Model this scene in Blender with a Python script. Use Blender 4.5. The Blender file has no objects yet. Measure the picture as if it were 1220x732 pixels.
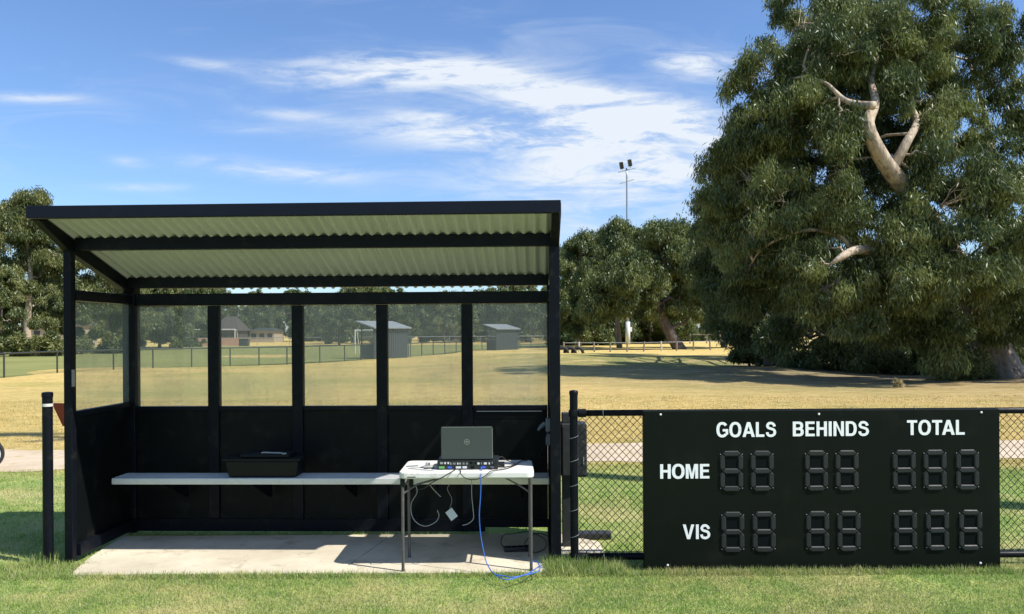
import bpy, math, random
import numpy as np
from mathutils import Vector

SC = bpy.context.scene
COL = SC.collection
rnd = random.Random(7)
R = math.radians

# ------------------------------------------------------------------ camera
F, CX, HY, CH, ROLL = 950.0, 610.0, 397.0, 1.6, 0.0061
cam_d = bpy.data.cameras.new('camera'); cam = bpy.data.objects.new('camera', cam_d); COL.objects.link(cam)
cam.location = (0, 0, CH); cam.rotation_mode = 'XYZ'; cam.rotation_euler = (R(90), ROLL, 0)
cam_d.sensor_width = 36; cam_d.lens = 36*F/1220; cam_d.shift_y = (HY-366)/1220
cam_d.clip_start = .05; cam_d.clip_end = 5000
SC.camera = cam

def P(px, py, Y):
    """photo pixel at depth Y -> world point (used for measuring real positions)"""
    dx, dy = px-CX, HY-py
    c, s = math.cos(ROLL), math.sin(ROLL)
    return Vector(((dx*c+dy*s)*Y/F, Y, CH+(-dx*s+dy*c)*Y/F))
def G(px, Y):
    v = P(px, HY, Y); return v.x

# ------------------------------------------------------------------ materials
def new_mat(name):
    m = bpy.data.materials.new(name); m.use_nodes = True
    nt = m.node_tree; nt.nodes.clear()
    out = nt.nodes.new('ShaderNodeOutputMaterial')
    return m, nt, out
def N(nt, t, **kw):
    n = nt.nodes.new(t)
    for k, v in kw.items():
        if k in n.inputs.keys() if hasattr(n.inputs, 'keys') else False: n.inputs[k].default_value = v
        else: setattr(n, k, v)
    return n
def math_n(nt, op, a, b=None, c=None, clamp=False):
    n = nt.nodes.new('ShaderNodeMath'); n.operation = op; n.use_clamp = clamp
    for i, v in enumerate((a, b, c)):
        if v is None: continue
        if isinstance(v, (int, float)): n.inputs[i].default_value = v
        else: nt.links.new(v, n.inputs[i])
    return n.outputs[0]
def mixc(nt, fac, a, b):
    n = nt.nodes.new('ShaderNodeMix'); n.data_type = 'RGBA'
    if isinstance(fac, (int, float)): n.inputs[0].default_value = fac
    else: nt.links.new(fac, n.inputs[0])
    for i, v in ((6, a), (7, b)):
        if isinstance(v, (tuple, list)): n.inputs[i].default_value = (*v[:3], 1)
        else: nt.links.new(v, n.inputs[i])
    return n.outputs[2]
def noise(nt, vec, scale, detail=4, rough=.55, dist=0):
    n = nt.nodes.new('ShaderNodeTexNoise'); n.inputs['Scale'].default_value = scale
    n.inputs['Detail'].default_value = detail; n.inputs['Roughness'].default_value = rough
    n.inputs['Distortion'].default_value = dist
    if vec is not None: nt.links.new(vec, n.inputs['Vector'])
    return n.outputs['Fac']
def ramp(nt, fac, lo, hi):
    n = nt.nodes.new('ShaderNodeMapRange'); n.inputs['From Min'].default_value = lo; n.inputs['From Max'].default_value = hi
    n.interpolation_type = 'SMOOTHSTEP'
    nt.links.new(fac, n.inputs['Value']); return n.outputs[0]
def scaled(nt, vec, s):
    n = nt.nodes.new('ShaderNodeVectorMath'); n.operation = 'MULTIPLY'; nt.links.new(vec, n.inputs[0]); n.inputs[1].default_value = s
    return n.outputs[0]
def pos(nt):
    return nt.nodes.new('ShaderNodeNewGeometry').outputs['Position']
def objco(nt):
    return nt.nodes.new('ShaderNodeTexCoord').outputs['Object']

def solid(name, col, rough=.5, metal=0, var=.15, scale=6, bump=0.0, bscale=60, dirt=None, dirt_amt=.3, spec=.5):
    m, nt, out = new_mat(name)
    b = nt.nodes.new('ShaderNodeBsdfPrincipled'); nt.links.new(b.outputs[0], out.inputs[0])
    b.inputs['Roughness'].default_value = rough; b.inputs['Metallic'].default_value = metal
    b.inputs['Specular IOR Level'].default_value = spec
    co = objco(nt)
    n1 = noise(nt, co, scale, 5)
    lo = tuple(c*(1-var) for c in col); hi = tuple(min(1, c*(1+var)) for c in col)
    c = mixc(nt, n1, lo, hi)
    if dirt:
        d = ramp(nt, noise(nt, co, scale*2.3, 8, .65), .52, .75)
        c = mixc(nt, math_n(nt, 'MULTIPLY', d, dirt_amt), c, dirt)
    nt.links.new(c, b.inputs['Base Color'])
    rr = math_n(nt, 'MULTIPLY_ADD', noise(nt, co, scale*4, 4), .25, rough-.12)
    nt.links.new(rr, b.inputs['Roughness'])
    if bump:
        bp = nt.nodes.new('ShaderNodeBump'); bp.inputs['Strength'].default_value = bump; bp.inputs['Distance'].default_value = .01
        nt.links.new(noise(nt, co, bscale, 6), bp.inputs['Height']); nt.links.new(bp.outputs[0], b.inputs['Normal'])
    return m

M = {}
M['black_steel'] = solid('black_powdercoat_steel', (.0045, .0058, .0095), .42, 0, .25, 5, dirt=(.05, .046, .036), dirt_amt=.3, spec=.12)
M['fascia'] = solid('dark_navy_fascia_steel', (.006, .008, .015), .42, 0, .1, 3, dirt=(.03, .03, .03), dirt_amt=.2, spec=.18)
M['black_panel'] = solid('black_wall_panel', (.004, .0052, .0055), .45, 0, .35, 2.5, dirt=(.03, .029, .024), dirt_amt=.5, spec=.12)
M['board_black'] = solid('scoreboard_black', (.004, .0065, .004), .5, 0, .3, 1.5, dirt=(.014, .015, .011), dirt_amt=.5, spec=.12)
M['digit'] = solid('digit_plastic', (.019, .0225, .0225), .5, 0, .15, 12, spec=.3)
M['digit_dark'] = solid('digit_slot_dark', (.002, .004, .0045), .6, 0, .15, 12, spec=.1)
M['white_vinyl'] = solid('white_lettering', (.85, .86, .86), .5, 0, .03)
M['aluminium'] = solid('bench_aluminium', (.62, .62, .60), .45, .3, .1, 9, dirt=(.3, .29, .26), dirt_amt=.4)
M['table_white'] = solid('table_plastic_white', (.74, .72, .66), .5, 0, .06, 8, dirt=(.30, .25, .18), dirt_amt=.55)
M['grey_leg'] = solid('table_leg_grey', (.10, .095, .09), .42, .2, .3, 8, dirt=(.25, .2, .16), dirt_amt=.5)
M['laptop'] = solid('laptop_grey', (.056, .066, .066), .45, .1, .06, 6)
M['laptop_edge'] = solid('laptop_edge_silver', (.32, .34, .34), .35, .5, .06)
M['logo'] = solid('logo_silver', (.4, .42, .42), .35, .5, .03)
M['device'] = solid('device_black', (.012, .013, .014), .4, 0, .1)
M['jack_white'] = solid('jack_white', (.6, .62, .62), .4)
M['jack_green'] = solid('jack_green', (.12, .35, .10), .4)
M['jack_blue'] = solid('jack_blue', (.03, .10, .5), .4)
M['blue_cable'] = solid('blue_cable', (.035, .13, .50), .45, 0, .1)
M['black_cable'] = solid('black_cable', (.01, .01, .011), .45)
M['grey_cable'] = solid('grey_cable', (.30, .31, .31), .45)
M['plastic_black'] = solid('black_tub_plastic', (.007, .008, .008), .5, 0, .15, 5, spec=.2)
M['grey_plastic'] = solid('grey_socket_plastic', (.16, .18, .19), .5)
M['offwhite'] = solid('offwhite_plastic', (.62, .6, .56), .5)
M['paper'] = solid('paper', (.6, .62, .6), .7)
M['cabinet'] = solid('cabinet_dark', (.022, .024, .025), .5, 0, .2, 8, dirt=(.09, .08, .07), dirt_amt=.45)
M['orange'] = solid('faded_orange_plastic', (.42, .07, .03), .55, 0, .15)
M['galv'] = solid('galvanised_steel', (.36, .38, .39), .45, .6, .15, 4)
M['pale_pole'] = solid('pale_grey_paint', (.55, .57, .56), .5, 0, .1)
M['fence_far'] = solid('far_fence_dark', (.03, .035, .03), .5)
M['wood'] = solid('weathered_wood', (.22, .18, .13), .85, 0, .3, 9, bump=.5)
M['wood_pale'] = solid('pale_wood', (.5, .47, .4), .85, 0, .2, 9)
M['rubber'] = solid('rubber', (.015, .015, .016), .75)
M['white_metal'] = solid('white_metal', (.75, .75, .73), .4)
M['roof_far'] = solid('zinc_roof', (.27, .29, .29), .5, .2, .08)
M['wall_far'] = solid('far_dark_wall', (.045, .055, .06), .5, 0, .15)
M['brick_far'] = solid('far_cream_wall', (.38, .32, .24), .8, 0, .2, 1)
M['tile_far'] = solid('far_roof_tiles', (.06, .052, .045), .8, 0, .2, 1)
M['pink_wall'] = solid('far_pink_wall', (.42, .27, .2), .85, 0, .2, 1)
M['glass_dark'] = solid('dark_window', (.03, .035, .04), .15)
M['lamp_glass'] = solid('lamp_housing', (.07, .075, .08), .4)
M['rock'] = solid('straw_tuft_clod', (.45, .36, .2), .9, 0, .3, 9, bump=1)

def bark(name, a, b, c):
    m, nt, out = new_mat(name)
    bs = nt.nodes.new('ShaderNodeBsdfPrincipled'); nt.links.new(bs.outputs[0], out.inputs[0]); bs.inputs['Roughness'].default_value = .8
    co = objco(nt); s = scaled(nt, co, (1, 1, .35))
    n1 = ramp(nt, noise(nt, s, 2.2, 6, .6, .6), .35, .65); n2 = ramp(nt, noise(nt, s, 7, 6, .65), .45, .7)
    nt.links.new(mixc(nt, n2, mixc(nt, n1, a, b), c), bs.inputs['Base Color'])
    bp = nt.nodes.new('ShaderNodeBump'); bp.inputs['Strength'].default_value = .7; bp.inputs['Distance'].default_value = .05
    nt.links.new(noise(nt, s, 14, 6), bp.inputs['Height']); nt.links.new(bp.outputs[0], bs.inputs['Normal'])
    return m
M['bark_pale'] = bark('pale_gum_bark', (.38, .29, .20), (.55, .45, .33), (.16, .12, .09))
M['bark_dark'] = bark('dark_bark', (.07, .055, .045), (.13, .10, .08), (.03, .025, .02))
M['bark_mid'] = bark('mid_bark', (.16, .13, .10), (.26, .21, .17), (.07, .055, .045))

def leafmat(name, dark, light, tip, tl=.32):
    m, nt, out = new_mat(name)
    g = nt.nodes.new('ShaderNodeNewGeometry')
    c1 = mixc(nt, g.outputs['Random Per Island'], dark, light)
    pn = ramp(nt, noise(nt, g.outputs['Position'], .55, 3), .42, .66)
    c = mixc(nt, math_n(nt, 'MULTIPLY', pn, .7), c1, tip)
    d = nt.nodes.new('ShaderNodeBsdfDiffuse'); t = nt.nodes.new('ShaderNodeBsdfTranslucent'); gl = nt.nodes.new('ShaderNodeBsdfGlossy')
    gl.inputs['Roughness'].default_value = .42; gl.inputs['Color'].default_value = (.8, .85, .85, 1)
    nt.links.new(c, d.inputs[0]); nt.links.new(c, t.inputs[0])
    a = nt.nodes.new('ShaderNodeMixShader'); a.inputs[0].default_value = tl
    nt.links.new(d.outputs[0], a.inputs[1]); nt.links.new(t.outputs[0], a.inputs[2])
    b = nt.nodes.new('ShaderNodeMixShader'); b.inputs[0].default_value = .035
    nt.links.new(a.outputs[0], b.inputs[1]); nt.links.new(gl.outputs[0], b.inputs[2])
    nt.links.new(b.outputs[0], out.inputs[0]); return m
M['leaf_gum'] = leafmat('gum_leaves', (.030, .050, .014), (.115, .15, .042), (.26, .29, .09))  # tip tone in random patches paints sunlit clumps into the leaf colour
M['leaf_deep'] = leafmat('deep_green_leaves', (.034, .058, .016), (.10, .14, .042), (.19, .22, .075))
M['leaf_olive'] = leafmat('olive_leaves', (.055, .075, .022), (.14, .165, .05), (.25, .25, .08))
M['straw'] = leafmat('straw_blades', (.4, .33, .15), (.6, .5, .27), (.65, .55, .3))
M['leaf_dry'] = leafmat('dry_tips', (.12, .11, .05), (.2, .16, .08), (.26, .2, .1))

# ------------------------------------------------------------------ ground colour
def ground_color(nt):
    p = pos(nt)
    sep = nt.nodes.new('ShaderNodeSeparateXYZ'); nt.links.new(p, sep.inputs[0])
    y = sep.outputs[1]; x = sep.outputs[0]
    nA = noise(nt, p, .8, 5, .6); nB = noise(nt, p, 4.5, 6, .65); nC = noise(nt, p, 38, 4, .7); nD = noise(nt, scaled(nt, p, (.12, .25, 1)), 1, 5, .6)
    green = mixc(nt, ramp(nt, nB, .38, .64), (.22, .35, .075), (.40, .47, .135))
    green = mixc(nt, math_n(nt, 'MULTIPLY', ramp(nt, nA, .46, .66), .8), green, (.60, .53, .24))
    gold = mixc(nt, ramp(nt, nB, .35, .65), (.56, .385, .115), (.74, .545, .20))
    gold = mixc(nt, math_n(nt, 'MULTIPLY', ramp(nt, nD, .46, .64), .75), gold, (.36, .33, .08))
    gold = mixc(nt, math_n(nt, 'MULTIPLY', ramp(nt, nA, .52, .72), .4), gold, (.30, .26, .09))
    gold = mixc(nt, math_n(nt, 'MULTIPLY', ramp(nt, noise(nt, p, 1.7, 10, .78, .3), .50, .60), .42), gold, (.36, .26, .09))
    gold = mixc(nt, math_n(nt, 'MULTIPLY', ramp(nt, noise(nt, p, 9, 8, .8), .54, .66), .5), gold, (.26, .21, .07))
    gold = mixc(nt, math_n(nt, 'MULTIPLY', ramp(nt, noise(nt, scaled(nt, p, (.5, 1.6, 1)), 2.6, 8, .75), .53, .62), .45), gold, (.80, .64, .32))
    # lusher strip right in front of the shelter
    f = ramp(nt, math_n(nt, 'ADD', y, math_n(nt, 'MULTIPLY', nA, 3.0)), 9.9, 12.2)
    c = mixc(nt, f, green, gold)
    # greener hollow in mid-distance left
    hx = math_n(nt, 'MULTIPLY', math_n(nt, 'ADD', x, 9.5), 1/4.2); hy = math_n(nt, 'MULTIPLY', math_n(nt, 'SUBTRACT', y, 26), 1/7.5)
    h = math_n(nt, 'POWER', 2.718, math_n(nt, 'MULTIPLY', math_n(nt, 'ADD', math_n(nt, 'MULTIPLY', hx, hx), math_n(nt, 'MULTIPLY', hy, hy)), -1.0))
    c = mixc(nt, math_n(nt, 'MULTIPLY', h, .6), c, (.22, .26, .085))
    # litter of dead leaves and bark under the big gum trees
    lx = math_n(nt, 'MULTIPLY', math_n(nt, 'SUBTRACT', x, 15), 1/15.0); ly = math_n(nt, 'MULTIPLY', math_n(nt, 'SUBTRACT', y, 33), 1/12.5)
    l = math_n(nt, 'POWER', 2.718, math_n(nt, 'MULTIPLY', math_n(nt, 'ADD', math_n(nt, 'MULTIPLY', lx, lx), math_n(nt, 'MULTIPLY', ly, ly)), -1.3))
    l = math_n(nt, 'MULTIPLY', math_n(nt, 'MULTIPLY', l, 1.7), ramp(nt, nB, .22, .5), clamp=True)
    c = mixc(nt, math_n(nt, 'MULTIPLY', l, .95), c, mixc(nt, ramp(nt, noise(nt, scaled(nt, p, (.5, 2.2, 1)), 1.5, 6, .7), .42, .6), (.10, .07, .05), (.40, .30, .22)))
    # green grass patches under the middle trees, colour darkened to deepen tree shade
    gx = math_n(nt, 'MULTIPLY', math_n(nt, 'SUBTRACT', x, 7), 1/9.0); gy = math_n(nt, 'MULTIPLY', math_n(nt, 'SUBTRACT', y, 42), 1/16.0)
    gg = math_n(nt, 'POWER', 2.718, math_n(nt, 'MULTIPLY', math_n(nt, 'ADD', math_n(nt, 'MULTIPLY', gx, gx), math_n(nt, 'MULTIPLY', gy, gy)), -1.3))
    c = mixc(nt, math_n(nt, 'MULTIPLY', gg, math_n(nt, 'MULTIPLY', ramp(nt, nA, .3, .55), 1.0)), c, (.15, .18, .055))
    c = mixc(nt, math_n(nt, 'MULTIPLY', ramp(nt, nC, .42, .7), .4), c, mixc(nt, f, (.56, .56, .25), (.74, .58, .26)))
    return c, nC, nB
def ground_material(name, bump=True):
    m, nt, out = new_mat(name)
    b = nt.nodes.new('ShaderNodeBsdfPrincipled'); nt.links.new(b.outputs[0], out.inputs[0]); b.inputs['Roughness'].default_value = .95
    b.inputs['Specular IOR Level'].default_value = .1
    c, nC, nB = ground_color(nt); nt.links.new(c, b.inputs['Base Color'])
    bp = nt.nodes.new('ShaderNodeBump'); bp.inputs['Strength'].default_value = .9; bp.inputs['Distance'].default_value = .05
    nt.links.new(math_n(nt, 'ADD', nC, nB), bp.inputs['Height']); nt.links.new(bp.outputs[0], b.inputs['Normal'])
    return m
M['ground'] = ground_material('grass_ground')
def blade_material(name):
    m, nt, out = new_mat(name)
    c, _, _ = ground_color(nt)
    g = nt.nodes.new('ShaderNodeNewGeometry')
    c = mixc(nt, math_n(nt, 'MULTIPLY', ramp(nt, g.outputs['Random Per Island'], .7, .9), .75), c, (.58, .52, .33))
    c2 = mixc(nt, math_n(nt, 'MULTIPLY', ramp(nt, g.outputs['Random Per Island'], .45, .05), .55), c, (.10, .18, .045))
    d = nt.nodes.new('ShaderNodeBsdfDiffuse'); t = nt.nodes.new('ShaderNodeBsdfTranslucent')
    nt.links.new(c2, d.inputs[0]); nt.links.new(c2, t.inputs[0])
    a = nt.nodes.new('ShaderNodeMixShader'); a.inputs[0].default_value = .35
    nt.links.new(d.outputs[0], a.inputs[1]); nt.links.new(t.outputs[0], a.inputs[2]); nt.links.new(a.outputs[0], out.inputs[0])
    return m
M['blades'] = blade_material('grass_blades')
def simple_ground(name, a, b, s1, spec=.1, bump=.5, c3=None):
    m, nt, out = new_mat(name)
    bs = nt.nodes.new('ShaderNodeBsdfPrincipled'); nt.links.new(bs.outputs[0], out.inputs[0]); bs.inputs['Roughness'].default_value = .93
    bs.inputs['Specular IOR Level'].default_value = spec
    p = pos(nt); n1 = ramp(nt, noise(nt, p, s1, 6, .65), .35, .65); n2 = noise(nt, p, s1*14, 5, .7)
    c = mixc(nt, n1, a, b)
    if c3: c = mixc(nt, math_n(nt, 'MULTIPLY', ramp(nt, noise(nt, p, s1*3.1, 8, .7, .4), .52, .68), .75), c, c3)
    nt.links.new(c, bs.inputs['Base Color'])
    bp = nt.nodes.new('ShaderNodeBump'); bp.inputs['Strength'].default_value = bump; bp.inputs['Distance'].default_value = .01
    nt.links.new(n2, bp.inputs['Height']); nt.links.new(bp.outputs[0], bs.inputs['Normal']); return m
M['concrete'] = simple_ground('stained_concrete', (.50, .44, .33), (.62, .56, .43), 1.4, c3=(.34, .29, .20), bump=.35)  # pale concrete tone of its own with brown stains
M['path'] = simple_ground('gravel_path', (.47, .375, .26), (.58, .47, .34), 1.2, c3=(.40, .33, .15), bump=.8)
M['field'] = simple_ground('green_oval_turf', (.22, .235, .075), (.29, .29, .10), .12, c3=(.34, .32, .12))

def corrugated_mat():
    m, nt, out = new_mat('corrugated_roof_sheet')
    b = nt.nodes.new('ShaderNodeBsdfPrincipled'); nt.links.new(b.outputs[0], out.inputs[0]); b.inputs['Roughness'].default_value = .5
    co = objco(nt)
    c = mixc(nt, noise(nt, scaled(nt, co, (1, .3, 1)), 3, 5), (.40, .41, .44), (.54, .555, .60))
    nt.links.new(c, b.inputs['Base Color']); return m
M['roof'] = corrugated_mat()
def window_mat():
    m, nt, out = new_mat('dusty_clear_sheet')
    co = objco(nt)
    tr = nt.nodes.new('ShaderNodeBsdfTransparent'); tr.inputs[0].default_value = (.96, .97, .96, 1)
    df = nt.nodes.new('ShaderNodeBsdfDiffuse'); df.inputs[0].default_value = (.34, .37, .36, 1)
    tl = nt.nodes.new('ShaderNodeBsdfTranslucent'); tl.inputs[0].default_value = (.40, .43, .40, 1)
    gl = nt.nodes.new('ShaderNodeBsdfGlossy'); gl.inputs['Roughness'].default_value = .06
    d2 = nt.nodes.new('ShaderNodeMixShader'); d2.inputs[0].default_value = .5
    nt.links.new(df.outputs[0], d2.inputs[1]); nt.links.new(tl.outputs[0], d2.inputs[2])
    a = nt.nodes.new('ShaderNodeMixShader')
    n1 = noise(nt, co, 2.2, 6, .6, .5); n2 = noise(nt, co, 30, 6, .7)
    f = math_n(nt, 'ADD', math_n(nt, 'MULTIPLY', ramp(nt, n1, .3, .75), .11), math_n(nt, 'MULTIPLY', ramp(nt, n2, .5, .8), .10))
    sm = ramp(nt, noise(nt, scaled(nt, co, (14, 14, 1.6)), 1, 5, .7, .6), .55, .8)
    f = math_n(nt, 'ADD', math_n(nt, 'ADD', f, .135), math_n(nt, 'MULTIPLY', sm, .12))
    nt.links.new(f, a.inputs[0]); nt.links.new(tr.outputs[0], a.inputs[1]); nt.links.new(d2.outputs[0], a.inputs[2])
    b = nt.nodes.new('ShaderNodeMixShader'); b.inputs[0].default_value = .035
    nt.links.new(a.outputs[0], b.inputs[1]); nt.links.new(gl.outputs[0], b.inputs[2]); nt.links.new(b.outputs[0], out.inputs[0])
    return m
M['window'] = window_mat()

# ------------------------------------------------------------------ mesh helpers
class MB:
    def __init__(s): s.v = []; s.f = []
    def add(s, vs, fs):
        o = len(s.v); s.v += [tuple(v) for v in vs]; s.f += [tuple(i+o for i in f) for f in fs]; return s
    def box(s, x0, x1, y0, y1, z0, z1):
        vs = [(x, y, z) for z in (z0, z1) for y in (y0, y1) for x in (x0, x1)]
        return s.add(vs, [(0, 2, 3, 1), (4, 5, 7, 6), (0, 1, 5, 4), (2, 6, 7, 3), (0, 4, 6, 2), (1, 3, 7, 5)])
    def beam(s, a, b, w, h, up=(0, 0, 1)):
        a, b = Vector(a), Vector(b); d = (b-a).normalized(); u = Vector(up)
        r = d.cross(u)
        if r.length < 1e-4: r = d.cross(Vector((1, 0, 0)))
        r.normalize(); u = r.cross(d).normalized()
        vs = [p+r*sx*w/2+u*sz*h/2 for p in (a, b) for sz in (-1, 1) for sx in (-1, 1)]
        return s.add(vs, [(0, 1, 3, 2), (4, 6, 7, 5), (0, 4, 5, 1), (2, 3, 7, 6), (0, 2, 6, 4), (1, 5, 7, 3)])
    def tube(s, pts, rad, n=8, cap=True):
        pts = [Vector(p) for p in pts]; k = len(pts)
        rr = rad if isinstance(rad, (list, tuple)) else [rad]*k
        prev = None; vs = []
        for i, p in enumerate(pts):
            d = (pts[min(i+1, k-1)]-pts[max(i-1, 0)]).normalized()
            if prev is None:
                r = d.cross(Vector((0, 0, 1)))
                if r.length < .05: r = d.cross(Vector((0, 1, 0)))
            else: r = prev-d*prev.dot(d)
            r.normalize(); prev = r; u = d.cross(r)
            for j in range(n):
                a = 2*math.pi*j/n; vs.append(p+(r*math.cos(a)+u*math.sin(a))*rr[i])
        fs = [(i*n+j, i*n+(j+1) % n, (i+1)*n+(j+1) % n, (i+1)*n+j) for i in range(k-1) for j in range(n)]
        if cap: fs += [tuple(range(n-1, -1, -1)), tuple((k-1)*n+j for j in range(n))]
        return s.add(vs, fs)
    def lathe(s, prof, c=(0, 0, 0), n=20):
        vs = [(c[0]+r*math.cos(2*math.pi*j/n), c[1]+r*math.sin(2*math.pi*j/n), c[2]+z) for r, z in prof for j in range(n)]
        k = len(prof)
        fs = [(i*n+j, i*n+(j+1) % n, (i+1)*n+(j+1) % n, (i+1)*n+j) for i in range(k-1) for j in range(n)]
        fs += [tuple(range(n-1, -1, -1)), tuple((k-1)*n+j for j in range(n))]
        return s.add(vs, fs)
    def prism(s, poly, y0, y1):
        """polygon in XZ extruded along Y"""
        n = len(poly); vs = [(x, y0, z) for x, z in poly]+[(x, y1, z) for x, z in poly]
        return s.add(vs, [tuple(range(n)), tuple(range(2*n-1, n-1, -1))]+[(i, i+n, (i+1) % n+n, (i+1) % n) for i in range(n)])
    def prism_z(s, poly, z0, z1):
        n = len(poly); vs = [(x, y, z0) for x, y in poly]+[(x, y, z1) for x, y in poly]
        return s.add(vs, [tuple(range(n-1, -1, -1)), tuple(range(n, 2*n))]+[(i, (i+1) % n, (i+1) % n+n, i+n) for i in range(n)])
    def build(s, name, mat, parent=None, smooth=False, bevel=0, loc=None):
        me = bpy.data.meshes.new(name); me.from_pydata(s.v, [], s.f); me.update()
        me.materials.append(mat)
        o = bpy.data.objects.new(name, me); COL.objects.link(o)
        if smooth: me.polygons.foreach_set('use_smooth', [True]*len(me.polygons))
        if bevel:
            bv = o.modifiers.new('bevel', 'BEVEL'); bv.width = bevel; bv.segments = 2; bv.limit_method = 'ANGLE'; bv.angle_limit = R(40)
        if parent: o.parent = parent
        if loc is not None: o.location = loc
        return o
def fast_mesh(name, verts, nper, mat, parent=None):
    """verts (n*nper,3) numpy, polygons of nper vertices each"""
    nv = len(verts); nf = nv//nper
    me = bpy.data.meshes.new(name)
    me.vertices.add(nv); me.vertices.foreach_set('co', verts.astype(np.float32).ravel())
    me.loops.add(nv); me.loops.foreach_set('vertex_index', np.arange(nv, dtype=np.int32))
    me.polygons.add(nf); me.polygons.foreach_set('loop_start', np.arange(0, nv, nper, dtype=np.int32))
    me.polygons.foreach_set('loop_total', np.full(nf, nper, dtype=np.int32))
    me.update(calc_edges=True); me.materials.append(mat)
    o = bpy.data.objects.new(name, me); COL.objects.link(o)
    if parent: o.parent = parent
    return o
def thing(name, label, cat, loc=(0, 0, 0), rz=0, group=None):
    o = bpy.data.objects.new(name, None); COL.objects.link(o); o.location = loc; o.rotation_euler = (0, 0, rz)
    o.empty_display_size = .2
    return tag(o, label, cat, group)
def tag(o, label, cat, group=None):
    o['label'] = label; o['category'] = cat
    if group: o['group'] = group
    return o
def struct(o, label=None):
    o['kind'] = 'structure'
    if label: o['label'] = label
    return o
def copy_tree(o, parent=None):
    c = o.copy(); COL.objects.link(c); c.parent = parent
    for ch in [x for x in SC.objects if x.parent == o]: copy_tree(ch, c)
    return c
def cat_rom(pts, k=8):
    pts = [Vector(p) for p in pts]; out = []
    q = [pts[0]]+pts+[pts[-1]]
    for i in range(1, len(q)-2):
        for j in range(k):
            t = j/k; a, b, c, d = q[i-1], q[i], q[i+1], q[i+2]
            out.append(.5*((2*b)+(c-a)*t+(2*a-5*b+4*c-d)*t*t+(3*b-a-3*c+d)*t**3))
    out.append(pts[-1]); return out

# ------------------------------------------------------------------ terrain
GZ = -.014
def sstep(a, b, x):
    t = min(1, max(0, (x-a)/(b-a))); return t*t*(3-2*t)
def ground_z(x, y):
    z = GZ
    m = sstep(13, 20, y)*(1-sstep(60, 95, y))
    right = sstep(-6, 2, x)
    z += m*(.05*math.sin(x*.31+1)+.05*math.sin(y*.27+x*.1))*(.35+.65*right)
    z += right*sstep(18, 30, y)*(1-sstep(52, 66, y))*.10*(1+math.sin(y*.42+math.sin(x*.25)*1.3))
    z += .16*math.exp(-((x+1.5)/5.5)**2-((y-44)/9)**2)
    return z
xs = sorted(set([round(v, 3) for v in list(np.linspace(-900, -60, 20))+list(np.arange(-60, 60, 1.5))+list(np.linspace(60, 900, 20))]))
ys = sorted(set([round(v, 3) for v in list(np.linspace(-40, 3, 8))+list(np.arange(3, 80, 1.2))+list(np.linspace(80, 200, 20))+list(np.linspace(220, 1500, 16))]))
mb = MB(); nx = len(xs)
vs = [(x, y, ground_z(x, y)) for y in ys for x in xs]
fs = [(j*nx+i, j*nx+i+1, (j+1)*nx+i+1, (j+1)*nx+i) for j in range(len(ys)-1) for i in range(nx-1)]
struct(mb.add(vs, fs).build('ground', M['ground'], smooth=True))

# far fence curve (boundary of the playing oval)
FC = [(-19.2, 24), (-19.5, 27.6), (-19.5, 30.6), (-19.4, 34.0), (-18.4, 36.8), (-17.3, 38.4), (-16, 39.8), (-14.5, 41), (-13.3, 41.9), (-12.2, 43.2), (-11, 45.6), (-10, 47.6), (-9.4, 49.5),
      (-8.4, 52), (-7.3, 54.3), (-6.5, 57.4), (-5.9, 59.6), (-5.3, 62.8), (-4.7, 67), (-4.0, 72), (-2.9, 77), (-.7, 81), (2.0, 84), (5, 86)]
poly = [(-200, 24)]+[(x-.05, y+.05) for x, y in FC]+[(8, 112), (-200, 112)]
mb = MB(); mb.add([(x, y, .012) for x, y in poly], [tuple(range(len(poly)))])
# triangulated fan is unsafe for this concave outline: build it as strips instead
mb = MB()
crv = [Vector((x, y)) for x, y in FC]
for i in range(len(crv)-1):
    a, b = crv[i], crv[i+1]
    mb.add([(a.x-.05, a.y, .18 if False else .012), (b.x-.05, b.y, .012), (-220, b.y, .012), (-220, a.y, .012)], [(0, 1, 2, 3)])
mb.add([(5, 86, .012), (8, 112, .012), (-220, 112, .012), (-220, 86, .012)], [(0, 1, 2, 3)])
struct(mb.build('playing_field', M['field']))

# gravel path
mb = MB(); vs = []; pr = random.Random(3)
px_ = np.arange(-60, 60, .35)
ph = [pr.uniform(0, 6.28) for _ in range(8)]
def path_c(x): return 10.55+.28*math.sin(x*.16+.4)+(.004*x*x*.2)
for x in px_:
    w1 = .86+.06*math.sin(x*3.1+ph[0])+.07*math.sin(x*1.3+ph[1])+.04*math.sin(x*7.7+ph[2])
    w2 = .86+.06*math.sin(x*2.7+ph[3])+.07*math.sin(x*1.1+ph[4])+.04*math.sin(x*6.9+ph[5])
    vs += [(x, path_c(x)-w1, GZ+.005), (x, path_c(x)+w2, GZ+.005)]
mb.add(vs, [(2*i, 2*i+2, 2*i+3, 2*i+1) for i in range(len(px_)-1)])
struct(mb.build('path', M['path']))

# concrete slab (two pours with a control joint) and the strip behind the fence
mb = MB()
mb.prism_z([(-2.955, 5.345), (-1.187, 5.345), (-.97, 6.36), (-3.12, 6.36), (-3.06, 5.75), (-2.99, 5.42)], -.1, 0)
mb.prism_z([(-1.179, 5.345), (.215, 5.34), (.40, 5.62), (.66, 5.64), (.66, 6.10), (.36, 6.36), (-.962, 6.36)], -.1, 0)
struct(mb.build('concrete_slab', M['concrete'], bevel=.004))

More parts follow.
